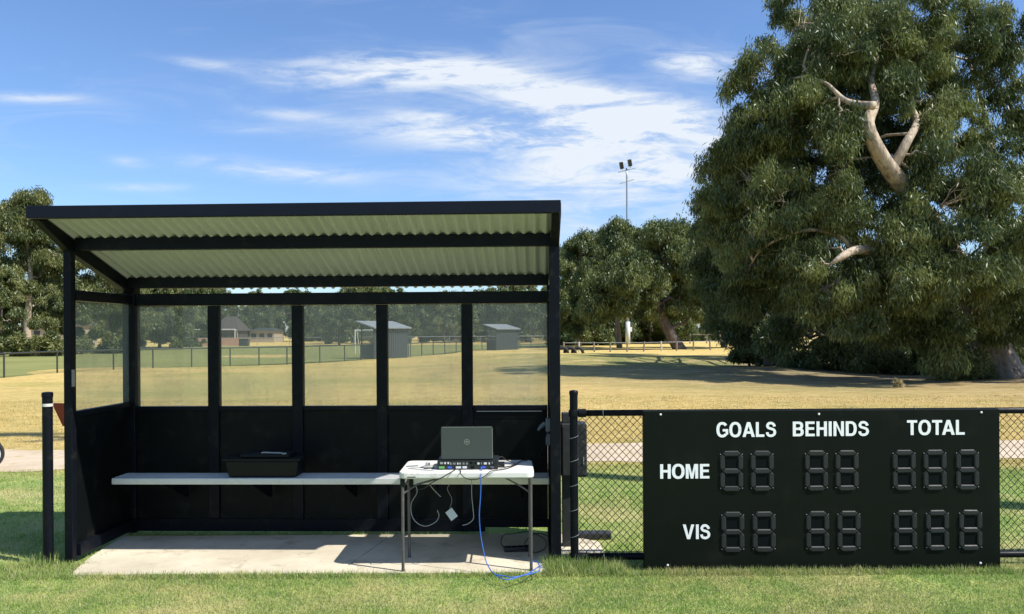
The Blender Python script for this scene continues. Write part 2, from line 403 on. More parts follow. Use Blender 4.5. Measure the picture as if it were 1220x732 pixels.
# ------------------------------------------------------------------ grass blades
def grass(name, regions, seed):
    rg = np.random.default_rng(seed); allv = []
    for (x0, x1, y0, y1, n, L, W, test) in regions:
        X = rg.uniform(x0, x1, n); Y = rg.uniform(y0, y1, n)
        # patchy density
        k = np.sin(X*2.1+np.sin(Y*3.3))*np.sin(Y*2.7+np.cos(X*1.9)); keep = rg.uniform(-1.6, 1, n) < k+.4
        if test is not None: keep &= test(X, Y)
        X, Y = X[keep], Y[keep]; n = len(X)
        Z = np.array([ground_z(a, b) for a, b in zip(X, Y)]) if y1 > 13 else np.full(n, GZ)
        a = rg.uniform(0, 2*np.pi, n); l = L*rg.uniform(.45, 1.25, n); lean = rg.uniform(.1, 1.25, n)
        dx, dy = np.cos(a), np.sin(a); b = rg.uniform(0, 2*np.pi, n); wx, wy = np.cos(b)*W/2, np.sin(b)*W/2
        base = np.stack([X, Y, Z], 1)
        tip = base+np.stack([dx*l*np.sin(lean), dy*l*np.sin(lean), l*np.cos(lean)], 1)
        w = np.stack([wx, wy, np.zeros(n)], 1)
        allv.append(np.stack([base-w, base+w, tip], 1).reshape(-1, 3))
    o = fast_mesh(name, np.concatenate(allv), 3, M['blades'])
    o['kind'] = 'stuff'; return o
off_slab = lambda X, Y: ~((X > -2.95) & (X < .22) & (Y > 5.35) & (Y < 6.36)) & ~((X > .22) & (X < .66) & (Y > 5.6) & (Y < 6.2))
off_path = lambda X, Y: np.abs(Y-(10.55+.28*np.sin(X*.16+.4)+.0008*X*X)) > .85
go = grass('grass', [
    (-3.9, 3.9, 4.3, 5.5, 230000, .021, .0045, off_slab),
    (-3.9, 4.2, 5.26, 5.36, 16000, .048, .005, off_slab),
    (.2, .75, 5.3, 5.6, 5000, .085, .006, off_slab),
    (-3.6, -3.0, 5.35, 5.62, 2500, .05, .006, off_slab),
    (-3.42, -3.22, 5.5, 5.7, 900, .09, .006, None), (.36, .50, 5.42, 5.6, 900, .10, .006, None), (.22, .36, 5.40, 5.56, 700, .09, .006, None), (.9, 3.3, 5.28, 5.42, 7000, .05, .005, None),
    (-6.5, 7.5, 5.42, 9.9, 200000, .032, .007, lambda X, Y: off_slab(X, Y) & off_path(X, Y)),
    (-13, 13, 11.4, 20, 120000, .028, .012, off_path)], 5)
tag(go, 'short mown grass, green in front and straw coloured beyond the path', 'grass')

# ------------------------------------------------------------------ team shelter
LX, LY = -3.134, 5.65
yaw = math.atan2(5.54-5.65, .297+3.134)
W_ = math.hypot(.297+3.134, .11)
sh = thing('team_shelter', 'black steel sports shelter with corrugated roof and clear windows, standing beside the scoreboard', 'shelter', (LX, LY, 0), yaw)
def fr(y): return 2.41-.317*(y+.38)      # underside line of rafters/roof at local depth
DEP = .86
for (x, y, zt, w) in ((0, 0, fr(0)-.03, .058), (W_, 0, fr(0)-.03, .072), (0, DEP, fr(DEP)-.03, .10), (W_, DEP, fr(DEP)-.03, .085)):
    MB().box(x-w/2, x+w/2, y-w/2, y+w/2, 0, zt).build('post', M['black_steel'], sh, bevel=.005)
mull = [W_*k/5 for k in range(1, 5)]
for x in mull:
    MB().box(x-.044, x+.044, DEP-.035, DEP+.035, .11, 1.834).build('mullion', M['black_steel'], sh, bevel=.004)
# rails (rear)
MB().box(.052, W_-.045, DEP-.04, DEP+.04, 1.838, 1.935).build('top_rail', M['black_steel'], sh, bevel=.004)
xe = [.05]+[m for m in mull]+[W_-.043]
for i in range(5):
    a = xe[i]+(.044 if i else 0); b = xe[i+1]-(.044 if i < 4 else 0)
    MB().box(a+.001, b-.001, DEP-.03, DEP+.03, .985, 1.02).build('window_sill', M['black_steel'], sh, bevel=.003)
    MB().box(a+.001, b-.001, DEP-.012, DEP+.012, .11, .984).build('wall_panel', M['black_panel'], sh, bevel=.002)
    MB().box(a+.001, b-.001, DEP-.003, DEP+.003, 1.021, 1.833).build('window_pane', M['window'], sh)
MB().box(.052, .84*W_, DEP-.03, DEP+.025, .010, .108).build('bottom_rail', M['black_steel'], sh, bevel=.003)  # edge dropped almost to the slab, standing in for shade under the wall
MB().box(.84*W_+.001, W_-.044, DEP-.03, DEP+.025, .045, .108).build('bottom_rail', M['black_steel'], sh, bevel=.003)
# sides
for x, s in ((0, 1), (W_, -1)):
    y0, y1 = .038, DEP-.052
    MB().box(x-.032, x+.032, y0, y1, 1.85, 1.925).build('top_rail', M['black_steel'], sh, bevel=.004)
    MB().box(x-.025, x+.025, y0, y1, 1.02, 1.06).build('window_sill', M['black_steel'], sh, bevel=.003)
    MB().box(x-.01, x+.01, y0, y1, .12, 1.018).build('wall_panel', M['black_panel'], sh)
    MB().box(x-.003, x+.003, y0, y1, 1.062, 1.848).build('window_pane', M['window'], sh)
    MB().box(x-.03 if s > 0 else x-.05, x+.05 if s > 0 else x+.03, y0, y1, .03, .118).build('bottom_rail', M['black_steel'], sh, bevel=.004)
# rafters
for x in (0.0, W_):
    x += .003
    mb = MB(); yf, yb = -.383, .92
    mb.add([(x+sx*.027, y, fr(y)+dz) for sx in (-1, 1) for y, dz in ((yf, -.047), (-.04, -.105), (yb, -.095), (yb, -.004), (yf, -.004))],
           [(0, 1, 2, 3, 4), (9, 8, 7, 6, 5), (0, 5, 6, 1), (1, 6, 7, 2), (2, 7, 8, 3), (3, 8, 9, 4), (4, 9, 5, 0)])
    mb.build('rafter', M['black_steel'], sh, bevel=.003)
for y, nm in ((.03, 'purlin'), (.76, 'purlin')):
    zc = fr(y)-.045
    MB().box(.036, W_-.03, y-.025, y+.025, zc-.027, zc+.060).build(nm, M['black_steel'], sh, bevel=.003)
    mb = MB()
    mb.box(.036, W_-.03, y+.0251, y+.045, zc-.0275, zc-.022); mb.build('purlin_flange', M['black_steel'], sh)
xl, xr = -.032, W_+.035
MB().box(xl, xr, -.43, -.385, 2.37, 2.452).build('fascia', M['fascia'], sh, bevel=.004)
# corrugated sheet
mb = MB(); pitch = .076; n = int((xr-xl-.01)/pitch*10); vs = []; z_off = .015
y0, y1 = -.384, 1.0
for t, dz in ((0, 0), (1, .0018)):
    for i in range(n+1):
        x = xl+.005+i*pitch/10; a = .0135*math.sin(2*math.pi*i/10)
        vs += [(x, y0, fr(y0)+z_off+a+dz), (x, y1, fr(y1)+z_off+a+dz)]
m2 = 2*(n+1); fs = []
for i in range(n):
    fs += [(2*i, 2*i+1, 2*i+3, 2*i+2), (m2+2*i, m2+2*i+2, m2+2*i+3, m2+2*i+1), (2*i, 2*i+2, m2+2*i+2, m2+2*i), (2*i+1, m2+2*i+1, m2+2*i+3, 2*i+3)]
mb.add(vs, fs).build('roof', M['roof'], sh, smooth=False)
# barge flashing along both ends
for x in (xl-.004, xr+.001):
    mb = MB()
    mb.add([(x+sx, y, fr(y)+dz) for sx in (-.002, .002) for y, dz in ((-.384, -.04), (.99, -.03), (.99, .03), (-.384, .03))],
           [(0, 1, 2, 3), (7, 6, 5, 4), (0, 4, 5, 1), (3, 2, 6, 7), (1, 5, 6, 2), (0, 3, 7, 4)]).build('barge_flashing', M['fascia'], sh)
# white hinge plate / tape on the left post, scuffs
MB().box(.0295, .031, -.028, .01, 1.24, 1.36).build('metal_plate', M['galv'], sh)
# scraps of worn bright edge under the right windows
MB().box(mull[3]+.075, W_-.09, DEP-.034, DEP-.0305, .972, .978).build('worn_trim', M['grey_plastic'], sh)

def shl(x, y, z):   # shelter local -> world
    c, s = math.cos(yaw), math.sin(yaw); return Vector((LX+x*c-y*s, LY+x*s+y*c, z))

# bench
bn = thing('bench', 'long silver aluminium plank bench inside the black shelter', 'bench', shl(.13, .30, 0), yaw)
BL = W_-.17
mb = MB(); mb.box(0, BL, 0, .235, .488, .535); mb.build('seat', M['aluminium'], bn, bevel=.006)
mb = MB()
for y in (.055, .115, .175): mb.box(.004, BL-.004, y, y+.006, .5352, .5372)
mb.build('seat_ribs', M['aluminium'], bn)
for x in (.35, 1.03, 1.72, 2.4, 3.05):
    mb = MB(); mb.add([(x+sx, y, z) for sx in (0, .012) for y, z in ((.02, .487), (.505, .487), (.505, .30), (.47, .30))], [(0, 1, 2, 3), (7, 6, 5, 4), (0, 4, 5, 1), (1, 5, 6, 2), (2, 6, 7, 3), (3, 7, 4, 0)])
    mb.build('wall_bracket', M['black_steel'], bn)

# ------------------------------------------------------------------ folding table
TX0, TX1, TY0, TY1, TZ = -.768, .142, 5.345, 5.845, .67
tb = thing('folding_table', 'small white plastic folding table holding the laptop, in front of the shelter', 'table', ((TX0+TX1)/2, (TY0+TY1)/2, 0))
hx, hy = (TX1-TX0)/2, (TY1-TY0)/2
def rrect(hx, hy, r, n=6):
    out = []
    for cx, cy, a0 in ((hx-r, hy-r, 0), (-hx+r, hy-r, 90), (-hx+r, -hy+r, 180), (hx-r, -hy+r, 270)):
        for k in range(n+1):
            a = R(a0+90*k/n); out.append((cx+r*math.cos(a), cy+r*math.sin(a)))
    return out
MB().prism_z(rrect(hx, hy, .05), TZ-.045, TZ).build('tabletop', M['table_white'], tb, bevel=.009)
MB().box(-hx+.06, -hx+.115, -hy-.0012, -hy+.004, TZ-.034, TZ-.029).build('moulded_slot', M['plastic_black'], tb)
for sx, sy in ((-1, -1), (-1, 1), (1, -1), (1, 1)):
    x = sx*(hx-.022) if sx > 0 else -hx+.025; yb = -hy+.025 if sy < 0 else hy-.14
    yt = yb+(.0 if sy < 0 else -.02)
    MB().tube([(x, yt, TZ-.046), (x, yb, 0.012)], .0105, 12).tube([(x, yb, .012), (x, yb, 0)], .013, 12).build('leg', M['grey_leg'], tb, smooth=False)
mb = MB()
mb.tube([(hx-.02, -hy+.03, .52), (hx-.10, -hy+.05, .57), (hx-.2, -hy+.06, TZ-.048)], .006, 8)
mb.tube([(hx-.022, -hy+.025, .56), (hx-.022, hy-.16, .56)], .006, 8); mb.build('leg_brace', M['grey_leg'], tb); mb = MB()
mb.tube([(-hx+.025, -hy+.03, .52), (-hx+.12, -hy+.05, .58), (-hx+.28, -hy+.06, TZ-.048)], .007, 8)
mb.tube([(-hx+.025, -hy+.025, .56), (-hx+.025, hy-.16, .56)], .006, 8)
mb.build('leg_brace', M['grey_leg'], tb)
mb = MB(); mb.box(-hx+.01, -hx+.04, -hy+.012, -hy+.036, TZ-.10, TZ-.047); mb.build('leg_bracket', M['plastic_black'], tb); mb = MB(); mb.box(-hx+.068, -hx+.095, -hy+.03, -hy+.05, TZ-.10, TZ-.047)
mb.build('leg_bracket', M['plastic_black'], tb)

# control unit with sockets
DX0, DX1, DY0 = G(520, 5.437), G(592.5, 5.437), 5.435
dv = thing('control_unit', 'flat black electronic control unit with a row of sockets beneath the laptop', 'control unit', ((DX0+DX1)/2, DY0, TZ))
dw = (DX1-DX0)/2
MB().box(-dw, dw, 0, .24, .004, .062).build('housing', M['device'], dv, bevel=.003)
jr = random.Random(11)
xx = -dw+.02; k = 0
while xx < dw-.03:
    w = jr.choice((.008, .011, .014, .02)); c = jr.choice(('jack_white', 'jack_white', 'digit_dark', 'grey_plastic', 'logo'))
    z = jr.choice((.036, .040)); MB().box(xx, xx+w, -.004, .001, z, z+.013).build('socket', M[c], dv); xx += w+jr.uniform(.004, .014)
for (a, b, c) in ((-dw+.012, -dw+.05, 'jack_green'), (-dw+.072, -dw+.10, 'jack_blue'), (-.08, -.045, 'jack_white'), (-.035, -.005, 'jack_white'), (.02, .045, 'digit_dark'), (dw-.115, -.0+dw-.085, 'jack_blue'), (dw-.05, dw-.03, 'grey_plastic')):
    MB().box(a, b, -.005, .001, .010, .024).build('socket', M[c], dv)
MB().box(dw-.028, dw-.02, -.02, 0, .03, .055).build('knob', M['device'], dv)

# laptop (opened towards the bench, lid back faces the camera)
LYd = 5.452
lp = thing('laptop', 'dark grey open laptop seen from behind, on the black control unit', 'laptop', (G(555.5, LYd), LYd, TZ+.063))
lw, lh = .176, .222
tilt = -.045
def lid_pt(x, d, h): return (x, d+h*tilt, h)
mb = MB()
def slab(mb, pl, d0, d1):
    n = len(pl)
    vs = [lid_pt(x, d0, h) for x, h in pl]+[lid_pt(x, d1, h) for x, h in pl]
    mb.add(vs, [tuple(range(n)), tuple(range(2*n-1, n-1, -1))]+[(i, i+n, (i+1) % n+n, (i+1) % n) for i in range(n)])
rr_ = [(x, z+lh/2+.006) for x, z in rrect(lw, lh/2, .008, 4)]
slab(mb, rr_[::-1], 0, .009); mb.build('lid', M['laptop'], lp, bevel=.0015)
mb = MB(); slab(mb, [(-lw+.006, lh+.0068), (lw-.006, lh+.0068), (lw-.006, lh+.0035), (-lw+.006, lh+.0035)], -.0008, .0005)
slab(mb, [(lw-.004, lh-.004), (lw-.0005, lh-.004), (lw-.0005, .012), (lw-.004, .012)], -.0008, .0005); mb.build('lid_edge', M['laptop_edge'], lp)
MB().box(-lw, lw, .014, .235, 0, .018).build('keyboard_base', M['device'], lp, bevel=.002)
MB().tube([(-.12, .010, .008), (.12, .010, .008)], .007, 8).build('hinge', M['device'], lp)

def text_mesh(s, name, x0, x1, z0, z1, y, mat, parent, off=.0, ext=.002, shear=0):
    cu = bpy.data.curves.new(name, 'FONT'); cu.body = s; cu.size = 1; cu.extrude = 0.01; cu.offset = off; cu.resolution_u = 6; cu.shear = shear
    cu.space_character = 1.06
    o = bpy.data.objects.new(name, cu); COL.objects.link(o)
    dg = bpy.context.evaluated_depsgraph_get(); dg.update()
    me = bpy.data.meshes.new_from_object(o.evaluated_get(dg)); COL.objects.unlink(o); bpy.data.objects.remove(o)
    co = np.zeros(len(me.vertices)*3); me.vertices.foreach_get('co', co); co = co.reshape(-1, 3)
    mn, mx = co.min(0), co.max(0)
    new = np.zeros_like(co)
    new[:, 0] = x0+(co[:, 0]-mn[0])/(mx[0]-mn[0])*(x1-x0)
    new[:, 2] = z0+(co[:, 1]-mn[1])/(mx[1]-mn[1])*(z1-z0)
    new[:, 1] = y-(co[:, 2]-mn[2])/(mx[2]-mn[2])*ext
    me.vertices.foreach_set('co', new.ravel()); me.update(); me.materials.clear(); me.materials.append(mat); me.name = name
    r = bpy.data.objects.new(name, me); COL.objects.link(r); r.parent = parent; return r
# round emblem on the lid
ring = MB(); n = 36; vs = []
for k in range(n):
    a = 2*math.pi*k/n
    for r_ in (.0165, .019): vs.append(lid_pt(r_*math.cos(a), -.0016, .125+r_*math.sin(a)))
for k in range(n):
    pass
ring.add(vs, [(2*k, 2*k+1, (2*k+3) % (2*n), (2*k+2) % (2*n)) for k in range(n)]); em = ring.build('emblem', M['logo'], lp)
lt = text_mesh('hp', 'emblem_lettering', -.011, .011, .116, .136, 0, M['logo'], em, off=.01, ext=.001, shear=.3)
lt.location = (0, .125*tilt-.0014, 0)
lp_col = lp

# ------------------------------------------------------------------ cables and small things
def cable(name, pts, r, mat, label, cat='cable', group=None, k=8, n=6):
    pts = cat_rom(pts, k); o0 = Vector(pts[0]); 
    o = MB().tube([p-o0 for p in pts], r, n).build(name, M[mat], smooth=True, loc=o0); return tag(o, label, cat, group)
g0 = GZ+.035
cable('network_cable', [P(573, 557, 5.425), P(573.5, 561, 5.38), P(573, 570, 5.32), P(572.5, 590, 5.32), P(571, 615, 5.32), P(573, 640, 5.33), P(578, 665, 5.3), P(583, 677, 5.25),
      P(590, 685, 5.12), P(599, 690, 5.03), P(608, 690.5, 5.02), P(622, 686, 5.08), P(634, 683.5, 5.14), P(643, 679, 5.2), P(641, 671, 5.32), P(637, 669, 5.38), P(631, 671, 5.36)], .0036, 'blue_cable',
      'bright blue network cable hanging off the table and trailing into the grass')
cable('network_cable', [P(590, 685, 5.10), P(601, 686.5, 5.08), P(612, 688, 5.05), P(628, 684, 5.12), P(640, 676.5, 5.25), P(645, 674, 5.3)], .0036, 'blue_cable',
      'second short strand of blue cable lying in the grass by the slab')
T1 = TZ+.006
def tp(px, dy, z=0): # on table top at world Y
    return Vector((G(px, dy), dy, TZ+.005+z))
cable('black_cord', [tp(592, 5.47, .02), tp(600, 5.5), tp(612, 5.6), tp(622, 5.75, .005), P(640, 547, 5.95), P(650, 520, 6.1), P(653.5, 503, 6.2)], .0038, 'black_cable',
      'black power cord rising from the table to the grey wall sockets', 'cord')
cable('black_cord', [tp(546, 5.42), tp(548, 5.36, .002), P(549, 565, 5.325), P(556, 570.5, 5.32), P(566, 571.5, 5.32), P(577, 568, 5.325), P(584, 562, 5.33), tp(592, 5.37, .003), tp(604, 5.46), tp(616, 5.62)], .0034, 'black_cable',
      'thin black cord looping over the front edge of the white table', 'cord')
cable('black_cord', [tp(541, 5.40), P(537, 563, 5.33), P(527, 569, 5.325), P(515, 575, 5.34), P(505, 582, 5.5), P(494, 584, 5.6)], .0036, 'black_cable',
      'black cord sagging from the control unit to under the left table end', 'cord')
cable('grey_cord', [P(492, 572, 5.5), P(497, 586, 5.5), P(490, 600, 5.5), P(491, 615, 5.5), P(498, 624, 5.5), P(508, 627, 5.5), P(519, 622, 5.5), P(523, 615, 5.5), P(521, 608, 5.5)], .0028, 'grey_cable',
      'pale grey cord hanging in a loop beneath the table beside its back leg', 'cord')
cable('grey_cord', [P(562, 571, 5.5), P(562, 590, 5.5), P(563.5, 606, 5.5), P(564, 618, 5.5), P(558, 624, 5.5), P(551, 626, 5.5)], .0028, 'grey_cable',
      'thin grey cord dropping straight down under the middle of the table', 'cord')
cable('grey_cord', [P(512, 578, 5.6), P(518, 585, 5.6), P(525, 592, 5.6)], .003, 'grey_cable',
      'short grey cord end poking out below the table left of the tag', 'cord')
ct = P(538, 613, 5.55)
pt = thing('paper_tag', 'small pale square tag hanging crooked under the table', 'tag', ct)
mb = MB(); mb.box(-.028, .028, -.0015, .0015, -.036, .036); c_ = mb.build('card', M['paper'], pt); c_.rotation_euler = (R(-14), R(-38), 0)
MB().tube(cat_rom([(-.012, 0, .04), (.0, .03, .10), (-.03, .02, .17), (-.01, .0, .21)], 5), .0015, 6).build('string', M['grey_cable'], pt)

# plug pack on the table, pens beside it
ad = thing('power_adapter', 'rounded off-white plug adapter on the left end of the table', 'adapter', tp(511, 5.60, -.005))
MB().lathe([(.024, 0), (.030, .004), (.031, .016), (.026, .026), (.012, .032)], n=18).build('body', M['offwhite'], ad, smooth=True)
MB().box(-.004, .004, -.031, -.024, .010, .028).build('pin_slot', M['device'], ad)
cable('white_cord', [tp(506, 5.58), tp(500, 5.52), tp(492, 5.50), tp(486, 5.48), tp(496, 5.44), tp(505, 5.41), tp(512, 5.385), tp(516, 5.37)], .0025, 'grey_cable',
      'pale cord curling from the plug adapter across the white tabletop', 'cord')
o = MB().tube([(0, 0, 0), (.07, .02, 0)], .0045, 8).build('pen', M['device'], loc=tp(504, 5.47)); tag(o, 'dark pen lying on the table in front of the adapter', 'pen')
o = MB().tube([(0, 0, 0), (.08, .03, 0)], .004, 8).build('pen', M['grey_plastic'], loc=tp(483, 5.56)); tag(o, 'thin grey pen near the back left corner of the table', 'pen')
# adapter block beside the laptop on the right
pk = thing('power_brick', 'small black power brick with cords on the table right of the laptop', 'adapter', tp(596, 5.55, -.005))
MB().box(-.025, .025, -.04, .04, 0, .03).build('body', M['device'], pk, bevel=.004)
MB().tube(cat_rom([(-.02, -.04, .02), (-.035, -.06, .05), (0, -.03, .075), (.04, .0, .045), (.09, .03, .02), (.11, .05, .005)], 6), .004, 6).build('cord', M['black_cable'], pk)

# power board on the floor
pb = thing('power_board', 'black power board with coiled cord on the slab under the table', 'power board', (G(615, 5.85), 5.85, 0), R(8))
MB().box(-.10, .10, -.03, .03, .002, .035).build('body', M['device'], pb, bevel=.005)
for x in (-.07, -.025, .02, .065): MB().lathe([(.017, 0), (.017, .002)], (x, 0, .0352), 14).build('outlet', M['plastic_black'], pb)
cable('black_cord', [P(604, 655, 5.85), P(597, 648, 5.95), P(600, 638, 5.98), P(612, 636, 5.98), P(630, 634, 6.0), P(648, 642, 5.98), P(650, 652, 5.9), P(640, 658, 5.8), P(628, 655, 5.8), P(626, 645, 5.9), P(640, 636, 6.0), P(655, 640, 6.0), P(668, 650, 5.8), P(683, 642, 6.0)], .0035, 'black_cable',
      'black cord coiled on the slab running from the power board to the right wall', 'cord')

# wall sockets on the right wall
ws = thing('wall_socket', 'pair of grey weatherproof power sockets on the inside right wall of the shelter', 'socket', shl(W_-.0115, .62, 0), yaw)
for z0, z1 in ((.735, .825), (.84, .94)):
    MB().box(-.05, 0, -.04, .04, z0, z1).build('socket_box', M['grey_plastic'], ws, bevel=.008)
MB().tube([(-.055, 0, .90), (-.085, -.01, .875), (-.11, -.02, .85)], [.018, .016, .01], 10).build('plug', M['grey_plastic'], ws)
MB().box(-.012, -.001, -.006, .006, .13, .733).build('conduit', M['cabinet'], ws)

# tub of gear on the bench
tc = P(320, 569, 6.07)
tu = thing('storage_tub', 'black plastic storage tub on the bench at the back of the shelter', 'tub', (tc.x, shl(1.2, .42, 0).y, .538), yaw)
def taper(mb, w0, d0, w1, d1, z0, z1):
    mb.add([(-w0, -d0, z0), (w0, -d0, z0), (w0, d0, z0), (-w0, d0, z0), (-w1, -d1, z1), (w1, -d1, z1), (w1, d1, z1), (-w1, d1, z1)],
           [(3, 2, 1, 0), (4, 5, 6, 7), (0, 1, 5, 4), (1, 2, 6, 5), (2, 3, 7, 6), (3, 0, 4, 7)])
mb = MB(); taper(mb, .255, .105, .275, .12, 0, .125); mb.build('body', M['plastic_black'], tu, bevel=.012)
mb = MB(); mb.box(-.295, .29, -.13, .13, .126, .142); mb.build('rim', M['plastic_black'], tu, bevel=.005)
mb = MB(); mb.box(-.17, .2, -.10, .10, .1425, .172); mb.build('lid', M['plastic_black'], tu, bevel=.01)
o = thing('scissors', 'thin grey metal rod and clip lying on top of the black tub', 'tool', (tc.x+.05, tu.location.y-.07, .538+.176))
MB().tube([(-.07, 0, 0), (-.055, 0, .004), (.09, -.006, 0)], .0055, 8).build('rod', M['grey_cable'], o); MB().tube([(.08, -.01, 0), (.10, -.03, -.002), (.125, -.03, .001)], .006, 8).build('clip', M['grey_cable'], o)
o.name = 'rod_tool'

# ------------------------------------------------------------------ fence
FY = 5.50
fx0, fx1 = G(683, FY), 6.2
fc = thing('chain_link_fence', 'black chain link fence running right from the shelter behind the scoreboard', 'fence', (fx0, FY, 0))
L_ = fx1-fx0
def fence_post(x, h=1.195):
    mb = MB(); mb.lathe([(.028, -.1), (.028, h-.03), (.031, h-.028), (.031, h-.008), (.027, h), (.012, h+.004)], (x, 0, 0), 18)
    return mb.build('post', M['black_steel'], fc, smooth=False)
for x in (0, 2.75, 5.5): fence_post(x, 1.2 if x == 0 else 1.06)
MB().tube([(.03, 0, 1.045), (L_, 0, 1.045)], .0215, 14).build('top_rail', M['black_steel'], fc, smooth=True)
MB().tube([(.03, .0, .055), (L_, .0, .055)], .024, 14).build('bottom_rail', M['black_steel'], fc, smooth=True)
for z in (1.045, .055):
    mb = MB(); mb.lathe([(.036, -.022), (.036, .022)], (0, 0, z), 16); mb.tube([(.03, -.0, z), (.085, 0, z)], .029, 12); mb.tube([(.055, -.04, z), (.055, .03, z)], .008, 8)
    mb.build('rail_clamp', M['black_steel'], fc, bevel=.002)
mb = MB(); cw, chh, z0, z1 = .0505, .053, .035, 1.03
slope = chh/cw
for sgn in (1, -1):
    x = -(z1-z0)/slope-1
    xi = -int(((z1-z0)/slope)/cw)-1
    for k in range(xi, int(L_/cw)+abs(xi)+2):
        xa = .032+k*cw
        # line from (xa,z0) going up-right (sgn=1) or up-left
        pts = []
        xb = xa+sgn*(z1-z0)/slope
        p0, p1 = (xa, z0), (xb, z1)
        lo, hi = 0., 1.
        dxx = p1[0]-p0[0]
        for lim, side in ((.032, 0), (L_, 1)):
            t = (lim-p0[0])/dxx
            if (side == 0) == (dxx > 0): lo = max(lo, t)
            else: hi = min(hi, t)
        if hi-lo < .01: continue
        a = (p0[0]+dxx*lo, 0, z0+(z1-z0)*lo); b = (p0[0]+dxx*hi, 0, z0+(z1-z0)*hi)
        # wavy weave: alternate in y at each crossing
        nseg = max(2, int(round((b[2]-a[2])/(chh/2)))); pp = []
        for i in range(nseg+1):
            t = i/nseg; ph_ = int(round((a[2]+(b[2]-a[2])*t-z0)/(chh/2)))+k
            pp.append((a[0]+(b[0]-a[0])*t, -.003*sgn*(1 if ph_ % 2 else -1), a[2]+(b[2]-a[2])*t))
        mb.tube(pp, .0021, 4, cap=False)
mb.build('wire_mesh', M['black_steel'], fc)
for i in range(14):
    x = .2+i*.43
    for z, r_ in ((1.045, .024), (.055, .0265)):
        MB().tube([(x, -r_*math.cos(a), z+r_*math.sin(a)) for a in np.linspace(0, 2*math.pi, 13)], .0018, 5, cap=False).build('wire_tie', M['galv'], fc)
for z in (.2, .38, .55, .72, .88): MB().tube([(.0+.030*math.cos(a), .030*math.sin(a), z+.01*math.cos(a)) for a in np.linspace(0, 2*math.pi, 13)], .0018, 5, cap=False).build('wire_tie', M['galv'], fc)

# lone left post with orange flag
lpx = P(56, 672, 5.6)
po = thing('bollard_post', 'short round black post with pale band standing left of the shelter', 'post', (G(56, 5.6), 5.6, 0))
MB().lathe([(.034, -.1), (.034, 1.17), (.037, 1.172), (.037, 1.20), (.03, 1.205), (.012, 1.207)], n=20).build('pole', M['black_steel'], po)
MB().lathe([(.0355, 1.105), (.0355, 1.125)], n=20).build('band', M['offwhite'], po)
fl = tag(MB().prism([(.0, .0), (.115, -.002), (.115, -.165), (.078, -.165)], 0, .004).build('flag_panel', M['orange'], loc=P(61.5, 480.5, 5.68)), 'faded orange triangular flag panel between the left post and the shelter', 'flag')
fl.parent = None
cl = MB(); cl.box(-.035, 0, -.002, .006, -.03, -.012); cl.build('bracket', M['black_steel'], fl)

# ------------------------------------------------------------------ scoreboard
BY = 5.36
b0, b1 = P(766.5, 490, BY), P(1191, 487, BY)
bz1 = b0.z; bz0 = -.02
sb = thing('scoreboard', 'wide black football scoreboard with white lettering mounted on the chain link fence', 'scoreboard', (b0.x, BY, 0))
BW = b1.x-b0.x
MB().box(0, BW, 0, .05, bz0, bz1).build('board', M['board_black'], sb, bevel=.004)
def bp_(px, py):
    v = P(px, py, BY); return v.x-b0.x, v.z
TXT = [('GOALS', 853.5, 924.5, 521, 503), ('BEHINDS', 944.5, 1035, 520, 502), ('TOTAL', 1080.5, 1149, 518.5, 500.5), ('HOME', 786.5, 845, 570.5, 553), ('VIS', 813.5, 846, 642.5, 625)]
ST, HB = .205, .165      # stem and bar thickness for cap height 1
def ell(cx, cz, rx, rz, a0, a1, n):
    out = []
    for k in range(n+1):
        a = R(a0+(a1-a0)*k/n); c, s_ = math.cos(a), math.sin(a); e = .88
        out.append((cx+rx*math.copysign(abs(c)**e, c), cz+rz*math.copysign(abs(s_)**e, s_)))
    return out
def arc(cx, cz, rx, rz, tx, tz, a0, a1, n=28):
    o_ = ell(cx, cz, rx, rz, a0, a1, n); i_ = ell(cx, cz, rx-tx, rz-tz, a0, a1, n)
    return [[o_[k], o_[k+1], i_[k+1], i_[k]] for k in range(n)]
def rect(x0, z0, x1, z1): return [[(x0, z0), (x1, z0), (x1, z1), (x0, z1)]]
